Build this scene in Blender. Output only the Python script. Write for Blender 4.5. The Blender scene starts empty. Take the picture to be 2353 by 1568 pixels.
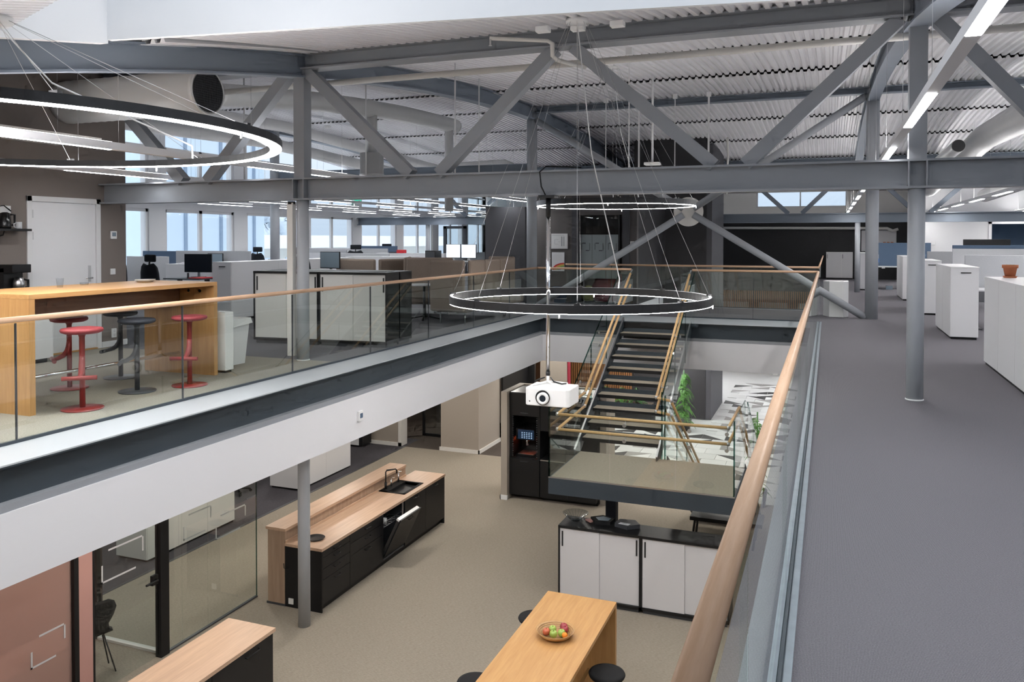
import bpy, bmesh, math, random
from mathutils import Vector, Matrix
random.seed(7)
S = bpy.context.scene
COL = S.collection
# ------------------------------------------------------------------ camera
YAW, PITCH, ROLL, FPX, PPY, CAMZ = .369667, .0202899, -.00116389, 1877.4, 587.13, 1.64
fw = Vector((-math.sin(YAW)*math.cos(PITCH), math.cos(YAW)*math.cos(PITCH), -math.sin(PITCH)))
rt = Vector((math.cos(YAW), math.sin(YAW), 0)); dn = fw.cross(rt)
r2 = rt*math.cos(ROLL)+dn*math.sin(ROLL); d2 = dn*math.cos(ROLL)-rt*math.sin(ROLL)
cam = bpy.data.objects.new('camera', bpy.data.cameras.new('camera')); COL.objects.link(cam)
M = Matrix.Identity(4)
for i in range(3):
    M[i][0] = r2[i]; M[i][1] = -d2[i]; M[i][2] = -fw[i]
M[0][3], M[1][3], M[2][3] = 0, 0, CAMZ
cam.matrix_world = M
cam.data.sensor_fit = 'HORIZONTAL'; cam.data.sensor_width = 36
cam.data.lens = FPX/2353*36; cam.data.shift_y = -(784-PPY)/2353; cam.data.clip_start = .05; cam.data.clip_end = 400
S.camera = cam
# ------------------------------------------------------------------ world, exposure
W = bpy.data.worlds.new('overcast_sky'); S.world = W; W.use_nodes = True
wn = W.node_tree.nodes; wl = W.node_tree.links
bg = wn['Background']; bg.inputs['Strength'].default_value = 1.0
tc = wn.new('ShaderNodeTexCoord'); sx = wn.new('ShaderNodeSeparateXYZ'); rp = wn.new('ShaderNodeValToRGB')
wl.new(tc.outputs['Generated'], sx.inputs[0]); wl.new(sx.outputs['Z'], rp.inputs[0]); wl.new(rp.outputs[0], bg.inputs[0])
rp.color_ramp.elements[0].position = 0.0; rp.color_ramp.elements[0].color = (.27, .325, .395, 1)
rp.color_ramp.elements[1].position = .7; rp.color_ramp.elements[1].color = (.80, .83, .88, 1)
S.view_settings.view_transform = 'Standard'; S.view_settings.look = 'None'
S.view_settings.gamma = 1; S.view_settings.use_curve_mapping = False
S.view_settings.exposure = 1.22
S.cycles.max_bounces = 6; S.cycles.transparent_max_bounces = 16; S.cycles.diffuse_bounces = 3; S.cycles.glossy_bounces = 3
S.cycles.use_adaptive_sampling = True; S.cycles.adaptive_threshold = .05; S.cycles.adaptive_min_samples = 12
S.cycles.sample_clamp_indirect = 6; S.cycles.caustics_reflective = False; S.cycles.caustics_refractive = False
LED_S, LIN_S, UP_S, DOWN_S = 34.0, 30.0, 20.0, 50.0      # strengths of ring leds, linear luminaires, uplights, added ceiling downlights
LO = -3.62                                    # lower floor level
def roofz(y): return 4.78-.0074*(y-18.8)**2 if y < 27.6 else 4.21
# ------------------------------------------------------------------ materials
MATS = {}
def mat(name, col, rough=.5, metal=0, spec=.5, emit=None, es=1, bump=None, noise=None, coat=0):
    """bump=(scale,strength)  noise=(scale,amount) small tone variation"""
    m = bpy.data.materials.new(name); m.use_nodes = True; MATS[name] = m
    n = m.node_tree.nodes; l = m.node_tree.links; b = n['Principled BSDF']
    b.inputs['Base Color'].default_value = (*col, 1); b.inputs['Roughness'].default_value = rough
    b.inputs['Metallic'].default_value = metal; b.inputs['Specular IOR Level'].default_value = spec
    if coat: b.inputs['Coat Weight'].default_value = coat; b.inputs['Coat Roughness'].default_value = .08
    if emit: b.inputs['Emission Color'].default_value = (*emit, 1); b.inputs['Emission Strength'].default_value = es
    t = n.new('ShaderNodeTexCoord')
    if noise:
        q = n.new('ShaderNodeTexNoise'); q.inputs['Scale'].default_value = noise[0]; q.inputs['Detail'].default_value = 4
        l.new(t.outputs['Object'], q.inputs['Vector'])
        h = n.new('ShaderNodeMix'); h.data_type = 'RGBA'
        a = noise[1]
        h.inputs[6].default_value = (*[c*(1-a) for c in col], 1); h.inputs[7].default_value = (*[min(1, c*(1+a)) for c in col], 1)
        l.new(q.outputs['Fac'], h.inputs[0]); l.new(h.outputs[2], b.inputs['Base Color'])
    if bump:
        q = n.new('ShaderNodeTexNoise'); q.inputs['Scale'].default_value = bump[0]; l.new(t.outputs['Object'], q.inputs['Vector'])
        u = n.new('ShaderNodeBump'); u.inputs['Strength'].default_value = bump[1]; u.inputs['Distance'].default_value = .01
        l.new(q.outputs['Fac'], u.inputs['Height']); l.new(u.outputs[0], b.inputs['Normal'])
    return m
def wood(name, c1, c2, axis='Y', rough=.38, s=1, spec=.4):
    m = bpy.data.materials.new(name); m.use_nodes = True; MATS[name] = m
    n = m.node_tree.nodes; l = m.node_tree.links; b = n['Principled BSDF']; b.inputs['Roughness'].default_value = rough
    b.inputs['Specular IOR Level'].default_value = spec
    t = n.new('ShaderNodeTexCoord'); mp = n.new('ShaderNodeMapping'); l.new(t.outputs['Object'], mp.inputs[0])
    sc = {'X': (1.2, 18, 18), 'Y': (18, 1.2, 18), 'Z': (18, 18, 1.2)}[axis]
    mp.inputs['Scale'].default_value = [v*s for v in sc]
    q = n.new('ShaderNodeTexNoise'); q.inputs['Scale'].default_value = 1.6; q.inputs['Detail'].default_value = 6; q.inputs['Distortion'].default_value = .8
    l.new(mp.outputs[0], q.inputs['Vector'])
    q2 = n.new('ShaderNodeTexNoise'); q2.inputs['Scale'].default_value = 9; q2.inputs['Detail'].default_value = 3; l.new(mp.outputs[0], q2.inputs['Vector'])
    ad = n.new('ShaderNodeMath'); ad.operation = 'MULTIPLY_ADD'; ad.inputs[1].default_value = .35; l.new(q2.outputs['Fac'], ad.inputs[0]); l.new(q.outputs['Fac'], ad.inputs[2])
    r = n.new('ShaderNodeValToRGB'); l.new(ad.outputs[0], r.inputs[0])
    r.color_ramp.elements[0].position = .42; r.color_ramp.elements[0].color = (*c2, 1)
    r.color_ramp.elements[1].position = .88; r.color_ramp.elements[1].color = (*c1, 1)
    l.new(r.outputs[0], b.inputs['Base Color']); return m
def carpet(name, c1, c2, scale, stretch=(1, 1, 1), bump=.35):
    m = bpy.data.materials.new(name); m.use_nodes = True; MATS[name] = m
    n = m.node_tree.nodes; l = m.node_tree.links; b = n['Principled BSDF']; b.inputs['Roughness'].default_value = .95
    b.inputs['Specular IOR Level'].default_value = .1
    t = n.new('ShaderNodeTexCoord'); mp = n.new('ShaderNodeMapping'); l.new(t.outputs['Object'], mp.inputs[0]); mp.inputs['Scale'].default_value = stretch
    q = n.new('ShaderNodeTexNoise'); q.inputs['Scale'].default_value = scale; q.inputs['Detail'].default_value = 5; q.inputs['Roughness'].default_value = .7
    l.new(mp.outputs[0], q.inputs['Vector'])
    r = n.new('ShaderNodeValToRGB'); l.new(q.outputs['Fac'], r.inputs[0])
    r.color_ramp.elements[0].position = .36; r.color_ramp.elements[0].color = (*c2, 1)
    r.color_ramp.elements[1].position = .64; r.color_ramp.elements[1].color = (*c1, 1)
    l.new(r.outputs[0], b.inputs['Base Color'])
    u = n.new('ShaderNodeBump'); u.inputs['Strength'].default_value = bump; u.inputs['Distance'].default_value = .004
    l.new(q.outputs['Fac'], u.inputs['Height']); l.new(u.outputs[0], b.inputs['Normal']); return m
def striped_carpet(name, c1, c2):
    m = carpet(name, c1, c2, 160); n = m.node_tree.nodes; l = m.node_tree.links; b = n['Principled BSDF']
    t = n['Texture Coordinate']; w = n.new('ShaderNodeTexWave'); w.bands_direction = 'X'; w.inputs['Scale'].default_value = 60; w.inputs['Distortion'].default_value = 1.2
    w.inputs['Detail Scale'].default_value = 6; l.new(t.outputs['Object'], w.inputs['Vector'])
    h = n.new('ShaderNodeMix'); h.data_type = 'RGBA'; h.blend_type = 'MULTIPLY'; h.inputs[0].default_value = .5
    ramp = n['Color Ramp']; l.new(ramp.outputs[0], h.inputs[6]); l.new(w.outputs['Color'], h.inputs[7]); l.new(h.outputs[2], b.inputs['Base Color'])
    return m
def glass(name, tint=(.86, .93, .91), refl=1.6, frost=None, rough=.0):
    """thin pane: clear transmission with fresnel reflection"""
    m = bpy.data.materials.new(name); m.use_nodes = True; MATS[name] = m
    n = m.node_tree.nodes; l = m.node_tree.links; n.remove(n['Principled BSDF']); out = n['Material Output']
    t = n.new('ShaderNodeBsdfTransparent'); t.inputs[0].default_value = (*tint, 1)
    g = n.new('ShaderNodeBsdfGlossy'); g.inputs['Roughness'].default_value = rough; g.inputs[0].default_value = (.95, .97, .97, 1)
    f = n.new('ShaderNodeFresnel'); f.inputs[0].default_value = refl
    ge = n.new('ShaderNodeNewGeometry'); sb_ = n.new('ShaderNodeMath'); sb_.operation = 'SUBTRACT'; sb_.use_clamp = True   # reflect on the outer faces only
    l.new(f.outputs[0], sb_.inputs[0]); l.new(ge.outputs['Backfacing'], sb_.inputs[1])
    x = n.new('ShaderNodeMixShader'); l.new(sb_.outputs[0], x.inputs[0]); l.new(t.outputs[0], x.inputs[1]); l.new(g.outputs[0], x.inputs[2])
    if frost:
        d = n.new('ShaderNodeBsdfDiffuse'); d.inputs[0].default_value = (*frost[0], 1)
        y = n.new('ShaderNodeMixShader'); y.inputs[0].default_value = frost[1]
        l.new(x.outputs[0], y.inputs[1]); l.new(d.outputs[0], y.inputs[2]); l.new(y.outputs[0], out.inputs[0])
    else: l.new(x.outputs[0], out.inputs[0])
    return m
def emis(name, col, s):
    m = bpy.data.materials.new(name); m.use_nodes = True; MATS[name] = m
    n = m.node_tree.nodes; l = m.node_tree.links; n.remove(n['Principled BSDF'])
    e = n.new('ShaderNodeEmission'); e.inputs[0].default_value = (*col, 1); e.inputs[1].default_value = s
    l.new(e.outputs[0], n['Material Output'].inputs[0]); return m
mat('steel', (.27, .285, .31), .42, spec=.4, noise=(3, .06), bump=(60, .05))
mat('column_paint_lit', (.40, .42, .45), .45, noise=(5, .04), bump=(80, .08))  # same paint as the truss steel; brighter light on columns put into colour
mat('blue_steel', (.19, .22, .265), .45, spec=.4)
mat('dark_steel', (.040, .052, .064), .5, spec=.35, noise=(2, .12))
mat('sheet', (.78, .77, .79), .34, spec=.5, noise=(1.2, .08))
mat('deck', (.12, .12, .13), .9)
mat('white', (.74, .74, .75), .5)
mat('fascia', (.70, .70, .73), .65)
mat('warm_white', (.72, .70, .67), .5)
mat('ledge', (.44, .47, .50), .38, spec=.5, noise=(1.5, .05))
mat('galv', (.29, .34, .38), .35, metal=.5, noise=(9, .25))
mat('taupe', (.205, .175, .158), .75, noise=(40, .03))
mat('taupe_light', (.36, .315, .27), .75, noise=(40, .03))
mat('brown_wall', (.11, .10, .098), .7)
mat('dark_wall', (.032, .031, .034), .6)
mat('charcoal_wall', (.075, .075, .085), .6)
mat('black_wall', (.011, .011, .013), .5)
mat('black', (.010, .010, .011), .42, spec=.4)
mat('black_matt', (.014, .014, .015), .75, spec=.25)
mat('black_gloss', (.008, .008, .009), .18)
mat('chair_fabric', (.018, .020, .024), .9, spec=.15)
mat('ring_black', (.016, .016, .018), .38)
mat('duct', (.62, .62, .62), .42, metal=.15, noise=(4, .05))
mat('pipe', (.62, .60, .57), .45)
mat('chrome', (.8, .8, .82), .08, metal=1)
mat('steel_brushed', (.55, .55, .56), .3, metal=1)
mat('grille', (.03, .03, .032), .6)
mat('cab_white', (.76, .76, .78), .38)
mat('cab_cream', (.73, .72, .69), .42)
mat('cab_grey', (.62, .61, .62), .42)
mat('red_paint', (.27, .030, .028), .4)
mat('red_seat', (.30, .035, .045), .55)
mat('graphite', (.055, .058, .066), .42, spec=.5)
mat('navy_seat', (.018, .022, .035), .6)
mat('plastic_white', (.78, .78, .78), .4)
mat('screen', (.015, .02, .028), .12)
mat('screen_light', (.22, .28, .33), .15)
mat('monitor_lit', (.6, .65, .7), .3, emit=(.75, .85, .95), es=.7)
mat('felt_grey', (.40, .41, .43), .95, spec=.1, noise=(60, .16))
mat('felt_light', (.55, .56, .58), .95, spec=.1, noise=(60, .10))
mat('felt_blue', (.10, .145, .215), .95, spec=.1, noise=(50, .08))
mat('sofa', (.275, .222, .185), .95, spec=.1, noise=(70, .18), bump=(90, .3))
mat('terracotta', (.48, .16, .07), .75, noise=(14, .18))
mat('soil', (.05, .035, .025), .95)
mat('paper', (.8, .8, .82), .8)
mat('ink', (.05, .05, .06), .8)
mat('red_bag', (.36, .025, .05), .85, bump=(5, .5))
mat('yellow', (.55, .48, .12), .8)
mat('leaf', (.075, .22, .035), .5, noise=(12, .35))
mat('leaf_dark', (.04, .12, .03), .5, noise=(12, .3))
mat('leaf_red', (.30, .06, .04), .6)
mat('pink', (.56, .31, .27), .55)
mat('tile_white', (.52, .52, .51), .6, noise=(5, .05))
mat('tile_light', (.46, .46, .45), .6, noise=(5, .06))
mat('tile_grey', (.22, .21, .20), .6, noise=(5, .08))
mat('tile_black', (.030, .028, .028), .6)
mat('sign_green', (.02, .32, .2), .5, emit=(.05, .5, .33), es=.4)
mat('red_plain', (.6, .02, .03), .5); mat('blue_plain', (.05, .16, .45), .5); mat('orange_plain', (.75, .32, .1), .5)
mat('green_plain', (.2, .4, .12), .5); mat('violet_plain', (.35, .3, .55), .5)
mat('led_display', (.01, .012, .02), .15, emit=(.2, .45, .9), es=.02)
mat('outside_panel', (.62, .74, .86), .6); mat('outside_joint', (.25, .33, .44), .6)
mat('snow', (.85, .88, .92), .8); mat('outside_wall', (.60, .60, .56), .8); mat('frost_tree', (.66, .74, .84), .9, noise=(3, .25))
wood('oak', (.57, .325, .13), (.46, .24, .085), 'Y', s=.8)
wood('oak_z', (.53, .30, .12), (.42, .215, .075), 'Z', s=.8)
wood('oak_dark', (.235, .125, .07), (.18, .09, .05), 'Y')
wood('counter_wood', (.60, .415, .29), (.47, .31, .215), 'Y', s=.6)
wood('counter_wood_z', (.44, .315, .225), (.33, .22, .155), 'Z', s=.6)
wood('rail_wood', (.70, .465, .31), (.60, .37, .225), 'Y', s=1.5)
wood('rail_wood_x', (.70, .465, .31), (.60, .37, .225), 'X', s=1.5)
wood('stair_rail', (.62, .41, .20), (.55, .34, .15), 'Y', s=1.5)
wood('slat_wood', (.36, .17, .07), (.25, .11, .045), 'Z')
wood('bamboo', (.55, .33, .14), (.40, .22, .08), 'X', s=1.5)
carpet('carpet_beige', (.35, .305, .25), (.25, .215, .172), 26, (1, 4.5, 1))
carpet('carpet_beige_up', (.34, .31, .265), (.205, .185, .155), 60, (1, 2.2, 1))
carpet('carpet_grey', (.175, .168, .180), (.10, .095, .105), 70)
carpet('carpet_dark', (.095, .090, .10), (.06, .056, .064), 70)
carpet('carpet_brown', (.11, .09, .08), (.07, .058, .05), 70)
striped_carpet('carpet_stripe', (.245, .235, .255), (.165, .158, .175))
glass('glass_rail', (.945, .97, .955), 1.75); glass('glass_clear', (.93, .96, .96)); glass('glass_window', (.96, .98, .99), 1.3)
glass('glass_edge', (.25, .45, .42), 1.45)
glass('glass_pink', (.70, .50, .44), 1.4, frost=((.62, .42, .36), .5))
glass('glass_frost', (.8, .85, .86), 1.4, frost=((.42, .47, .49), .6))
glass('glass_bowl', (.86, .88, .89), 1.9); glass('glass_cup', (.93, .94, .95), 1.5)
emis('led', (1, .97, .94), LED_S); emis('uplight_led', (1, .98, .97), UP_S); emis('linear_led', (1, .98, .97), LIN_S); emis('office_led', (.97, .98, 1), 24.0); emis('added_office_up', (.97, .98, 1), 7.0); emis('added_downlight_led', (1, .95, .88), DOWN_S)
emis('red_glow', (1, .12, .03), 5.0); emis('display_text', (.55, .75, 1), .35)
# ------------------------------------------------------------------ mesh helpers
class B:
    def __init__(s): s.v = []; s.f = []; s.sm = []
    def add(s, vs, fs, smooth=False):
        o = len(s.v); s.v += [tuple(v) for v in vs]
        for f in fs: s.f.append(tuple(o+i for i in f)); s.sm.append(smooth)
        return s
    def box(s, x0, y0, z0, x1, y1, z1):
        if x0 > x1: x0, x1 = x1, x0
        if y0 > y1: y0, y1 = y1, y0
        if z0 > z1: z0, z1 = z1, z0
        return s.add([(x0, y0, z0), (x1, y0, z0), (x1, y1, z0), (x0, y1, z0), (x0, y0, z1), (x1, y0, z1), (x1, y1, z1), (x0, y1, z1)],
                     [(0, 3, 2, 1), (4, 5, 6, 7), (0, 1, 5, 4), (1, 2, 6, 5), (2, 3, 7, 6), (3, 0, 4, 7)])
    def cbox(s, c, d): return s.box(*[c[i]-d[i]/2 for i in range(3)], *[c[i]+d[i]/2 for i in range(3)])
    def bar(s, p, q, w, h, up=(0, 0, 1)):
        """rectangular bar from p to q"""
        p = Vector(p); q = Vector(q); d = (q-p).normalized(); up = Vector(up)
        a = d.cross(up)
        if a.length < 1e-4: a = d.cross(Vector((0, 1, 0)))
        a.normalize(); b = a.cross(d); vs = []
        for c in (p, q):
            for i, j in ((-1, -1), (1, -1), (1, 1), (-1, 1)): vs.append(c+a*i*w/2+b*j*h/2)
        return s.add(vs, [(3, 2, 1, 0), (4, 5, 6, 7), (0, 1, 5, 4), (1, 2, 6, 5), (2, 3, 7, 6), (3, 0, 4, 7)])
    def tube(s, pts, r, n=12, caps=True, closed=False):
        pts = [Vector(p) for p in pts]; k = len(pts); rr = r if isinstance(r, (list, tuple)) else [r]*k
        o = len(s.v); ref = None
        for i, p in enumerate(pts):
            if closed: d = pts[(i+1) % k]-pts[i-1]
            else: d = (pts[min(i+1, k-1)]-pts[max(i-1, 0)])
            d.normalize()
            if ref is None or abs(ref.dot(d)) > .98: ref = Vector((0, 0, 1)) if abs(d.z) < .9 else Vector((1, 0, 0))
            a = d.cross(ref).normalized(); b = a.cross(d)
            ref = b
            # miter
            m = 1.0
            if 0 < i < k-1 and not closed:
                e = (pts[i]-pts[i-1]).normalized(); c = max(.5, e.dot(d)); m = 1/c
            for j in range(n):
                t = 2*math.pi*j/n; s.v.append(tuple(p+(a*math.cos(t)+b*math.sin(t))*rr[i]*min(m, 1.3)))
        for i in range(k if closed else k-1):
            i2 = (i+1) % k
            for j in range(n):
                j2 = (j+1) % n; s.f.append((o+i*n+j, o+i*n+j2, o+i2*n+j2, o+i2*n+j)); s.sm.append(True)
        if caps and not closed:
            s.f.append(tuple(o+j for j in range(n))[::-1]); s.sm.append(False)
            s.f.append(tuple(o+(k-1)*n+j for j in range(n))); s.sm.append(False)
        return s
    def cyl(s, p, q, r, n=16, r2=None): return s.tube([p, q], [r, r if r2 is None else r2], n)
    def lathe(s, prof, c=(0, 0, 0), n=24, smooth=True, closed=False):
        """profile [(r,z)] around z axis; closed joins last to first (ring solids)"""
        o = len(s.v); k = len(prof)
        for r, z in prof:
            for j in range(n):
                t = 2*math.pi*j/n; s.v.append((c[0]+r*math.cos(t), c[1]+r*math.sin(t), c[2]+z))
        for i in range(k if closed else k-1):
            i2 = (i+1) % k
            for j in range(n):
                j2 = (j+1) % n; s.f.append((o+i*n+j, o+i*n+j2, o+i2*n+j2, o+i2*n+j)); s.sm.append(smooth)
        return s
    def disc(s, c, r, nrm='z', n=24):
        ax = {'z': ((1, 0, 0), (0, 1, 0)), 'x': ((0, 1, 0), (0, 0, 1)), 'y': ((1, 0, 0), (0, 0, 1))}[nrm]
        vs = [tuple(c[k]+r*(math.cos(t)*ax[0][k]+math.sin(t)*ax[1][k]) for k in range(3)) for t in [2*math.pi*j/n for j in range(n)]]
        return s.add(vs, [tuple(range(n))])
    def prism(s, poly, z0, z1):
        n = len(poly)
        return s.add([(*p, z0) for p in poly]+[(*p, z1) for p in poly], [tuple(range(n))[::-1], tuple(range(n, 2*n))]+[(i, (i+1) % n, n+(i+1) % n, n+i) for i in range(n)])
    def prism_y(s, poly, y0, y1):
        """poly in x,z extruded along y"""
        n = len(poly)
        return s.add([(x, y0, z) for x, z in poly]+[(x, y1, z) for x, z in poly], [tuple(range(n)), tuple(range(n, 2*n))[::-1]]+[(i, n+i, n+(i+1) % n, (i+1) % n) for i in range(n)])
    def prism_x(s, poly, x0, x1):
        n = len(poly)
        return s.add([(x0, y, z) for y, z in poly]+[(x1, y, z) for y, z in poly], [tuple(range(n))[::-1], tuple(range(n, 2*n))]+[(i, (i+1) % n, n+(i+1) % n, n+i) for i in range(n)])
    def xf(s, m):
        s.v = [tuple(m @ Vector(v)) for v in s.v]; return s
    def mesh(s, name, m):
        me = bpy.data.meshes.new(name); me.from_pydata(s.v, [], s.f)
        bm = bmesh.new(); bm.from_mesh(me); bmesh.ops.recalc_face_normals(bm, faces=bm.faces[:]); bm.to_mesh(me); bm.free()
        me.polygons.foreach_set('use_smooth', s.sm); me.materials.append(MATS[m]); me.update(); return me
    def obj(s, name, m, parent=None, local=False, bevel=0, label=None):
        o = bpy.data.objects.new(name, s.mesh(name, m)); COL.objects.link(o)
        if parent is not None:
            o.parent = parent
            if not local: o.location = -wloc(parent)
        if bevel:
            bv = o.modifiers.new('bevel', 'BEVEL'); bv.width = bevel; bv.segments = 2; bv.limit_method = 'ANGLE'
        if label: o['label'] = label
        return o
def wloc(o):
    v = Vector(o.location)
    while o.parent: o = o.parent; v += Vector(o.location)
    return v
def tag(o, label, cat, group=None):
    o['label'] = label; o['category'] = cat
    if group: o['group'] = group
    return o
def thing(name, label, cat, loc=(0, 0, 0), rz=0, group=None):
    o = bpy.data.objects.new(name, None); COL.objects.link(o); o.location = loc; o.rotation_euler = (0, 0, rz); o.empty_display_size = .2
    return tag(o, label, cat, group)
def struct(o, label=None):
    o['kind'] = 'structure'
    if label: o['label'] = label
    return o
def semp(name, loc=(0, 0, 0)):
    o = bpy.data.objects.new(name, None); COL.objects.link(o); o.location = loc; o['kind'] = 'structure'; return o
def dup(root, loc, rz, label, group=None):
    r = root.copy(); COL.objects.link(r); r.location = loc; r.rotation_euler = (0, 0, rz); r['label'] = label
    if group: r['group'] = group
    for ch in root.children:
        c = ch.copy(); COL.objects.link(c); c.parent = r
        for g in ch.children:
            d = g.copy(); COL.objects.link(d); d.parent = c
    return r
def copypart(o, parent, dx=(0, 0, 0)):
    c = o.copy(); COL.objects.link(c); c.parent = parent; c.location = Vector(o.location)+Vector(dx); return c
# ================================================================== STRUCTURE
# ---- upper floor
fl = semp('floor')
B().box(-17.2, 0, -.02, -6.09, 9.26, 0).obj('carpet_area', 'carpet_beige_up', fl)
B().box(-17.2, 9.26, -.02, -6.09, 40, 0).obj('carpet_area', 'carpet_grey', fl)
B().box(-6.09, 17.2, -.02, -.2, 20, 0).obj('carpet_area', 'carpet_grey', fl)
B().box(-6.09, 20, -.02, -4.5, 40, 0).box(-4.5, 34, -.02, -.2, 40, 0).obj('carpet_area', 'carpet_grey', fl)
B().box(-.115, -1.2, -.02, 9.5, 17.2, 0).box(-.2, 17.2, -.02, 9.5, 40, 0).obj('carpet_area', 'carpet_stripe', fl)
# slab bodies with lower ceilings
sl = semp('ceiling')
B().box(-17.2, 0, -.9, -5.75, 40, -.02).obj('slab_soffit', 'fascia', sl)
B().box(-5.75, 16.25, -.9, -.3, 19.9, -.02).box(-5.75, 19.9, -.9, -4.55, 40, -.02).box(-4.55, 34.1, -.4, -.3, 40, -.02).obj('slab_soffit', 'fascia', sl)
B().box(-.3, -1.2, -.9, 9.5, 40, -.02).obj('slab_soffit', 'fascia', sl)
# edge trims round the void: ledge, dark steel channel, flange, white fascia
def edge(nm, pts_ledge, web, flange, fascia):
    t = semp(nm)
    B().box(*pts_ledge).obj('ledge_plate', 'ledge', t); B().box(*web).obj('steel_channel', 'dark_steel', t)
    B().box(*flange).obj('channel_flange', 'steel', t); B().box(*fascia).obj('fascia_board', 'fascia', t); return t
e1 = edge('trim_1', (-6.09, 0, -.012, -5.53, 16.08, 0), (-5.75, 0, -.30, -5.64, 16.2, -.012), (-5.75, 0, -.355, -5.56, 16.11, -.30), (-5.75, 0, -.9, -5.55, 16.1, -.356))
B().box(-5.60, 0, -.026, -5.535, 16.08, -.013).obj('ledge_lip', 'dark_steel', e1)
e2 = edge('trim_2', (-6.09, 16.08, -.012, -.2, 17.2, 0), (-5.64, 16.17, -.30, -.3, 16.25, -.012), (-5.56, 16.10, -.355, -.3, 16.25, -.30), (-5.55, 16.09, -.9, -.3, 16.25, -.356))
e3 = edge('trim_3', (-.3, -1.2, -.012, -.215, 16.08, -.001), (-.30, -1.2, -.30, -.27, 16.17, -.012), (-.32, -1.2, -.355, -.25, 16.1, -.30), (-.31, -1.2, -.9, -.26, 16.1, -.356))
e4 = edge('trim_4', (-4.55, 19.9, -.012, -.2, 20.1, .004), (-4.55, 19.92, -.30, -.3, 19.99, -.012), (-4.55, 19.9, -.355, -.3, 20.0, -.30), (-4.55, 19.9, -.9, -.3, 20.0, -.356))
e5 = semp('trim_5'); B().box(-4.5, 33.95, -.42, -.2, 34.1, .33).obj('void_edge_band', 'black_wall', e5)
# ---- lower floor
lf = semp('floor', (0, 0, 0)); lf.name = 'floor'
B().box(-9.95, -1.2, LO-.05, 9.5, 16.8, LO).box(-9.95, 16.8, LO-.05, -6, 18.2, LO).obj('carpet_area', 'carpet_beige', lf)
B().box(-17.2, -1.2, LO-.05, -9.95, 19, LO).obj('carpet_area', 'carpet_dark', lf)
B().box(-9.99, -1.2, LO-.04, -9.93, 18.2, LO+.004).obj('edge_strip', 'graphite', lf)
B().box(-17.2, 19, LO-.05, -6, 40, LO).box(-9.95, 18.2, LO-.05, -6, 19, LO).obj('carpet_area', 'carpet_brown', lf)
B().box(-6, 16.8, LO-.08, 9.5, 40, LO-.012).obj('screed', 'tile_light', lf)
# cut patchwork floor tiles: whole pale tiles and tiles split into triangles
TW, TD = .60, .50
def tile_mesh(kind, m):
    b = B(); g = .006
    x0, y0, x1, y1 = g, g, TW-g, TD-g
    if kind == 0: b.prism([(x0, y0), (x1, y0), (x1, y1), (x0, y1)], -.012, 0)
    elif kind == 1: b.prism([(x0, y0), (x1-.01, y0), (x0, y1-.01)], -.012, 0)
    elif kind == 2: b.prism([(x1, y1), (x0+.01, y1), (x1, y0+.01)], -.012, 0)
    elif kind == 3: b.prism([(x0, y1), (x0, y0+.01), (x1-.01, y1)], -.012, 0)
    else: b.prism([(x1, y0), (x1, y1-.01), (x0+.01, y0)], -.012, 0)
    return b.mesh('tile', m)
TM = {}
def put_tile(kind, m, x, y):
    if (kind, m) not in TM: TM[(kind, m)] = tile_mesh(kind, m)
    o = bpy.data.objects.new('tile', TM[(kind, m)]); COL.objects.link(o); o.parent = lf; o.location = (x, y, LO); return o
rt_ = random.Random(11); ntile = 0
spots = [(i, j) for j in range(28) for i in range(0, 5)]+[(i, j) for j in range(12) for i in range(-4, 0)]
for i, j in spots:
    x, y = -3.1+TW*i+(TW/2 if j % 2 else 0), 16.8+TD*j
    if ntile > 296: break
    if rt_.random() < .42: put_tile(0, rt_.choice(['tile_white', 'tile_white', 'tile_light']), x, y); ntile += 1
    else:
        k = rt_.choice([(1, 2), (3, 4)]); d = rt_.choice(['tile_black', 'tile_grey', 'tile_grey', 'tile_black', 'tile_black']); a = rt_.random() < .5
        put_tile(k[0], d if a else 'tile_white', x, y); put_tile(k[1], 'tile_white' if a else d, x, y); ntile += 2
# ---- lower walls
wl_ = semp('wall_lower'); wl_.name = 'wall_back'
B().box(-12.5, 18.2, LO, -10.12, 18.5, -.9).obj('wall_panel', 'taupe_light', wl_)
B().box(-8.95, 18.22, LO, -7.93, 19.6, -.9).obj('wall_panel', 'taupe_light', wl_)
B().box(-8.95, 19.6, LO, -8.7, 23, -.9).box(-12.5, 18.5, LO, -12.3, 24, -.9).obj('wall_panel', 'taupe_light', wl_)
B().box(-7.62, 21.9, LO, -6.83, 22.1, -.9).obj('wall_panel', 'taupe_light', wl_)
B().box(-8.7, 22.9, LO, -7.6, 23.1, -.9).obj('wall_panel', 'oak_dark', wl_)
B().box(-6.83, 21.95, LO, -6.78, 22.1, -.9).obj('wall_edge', 'red_bag', wl_)
B().box(-10.13, 18.17, LO, -10.05, 18.5, -.9).box(-12.5, 18.17, LO, -10.05, 18.2, LO+.09).obj('baseboard', 'warm_white', wl_)
B().box(-8.98, 18.19, LO, -7.9, 18.22, LO+.09).box(-7.93, 18.19, LO, -7.9, 19.6, LO+.09).obj('baseboard', 'warm_white', wl_)
# glazed dark-framed room behind the door opening
gd = semp('window_1'); 
for x in (-10.05, -9.35, -8.98): B().box(x-.03, 19.4, LO, x+.03, 19.46, -.9).obj('frame_post', 'black', gd)
B().box(-10.05, 19.4, LO, -8.95, 19.46, LO+.07).obj('frame_rail', 'black', gd); B().box(-10.05, 19.42, LO, -8.95, 19.435, -.9).obj('pane', 'glass_clear', gd)
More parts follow.
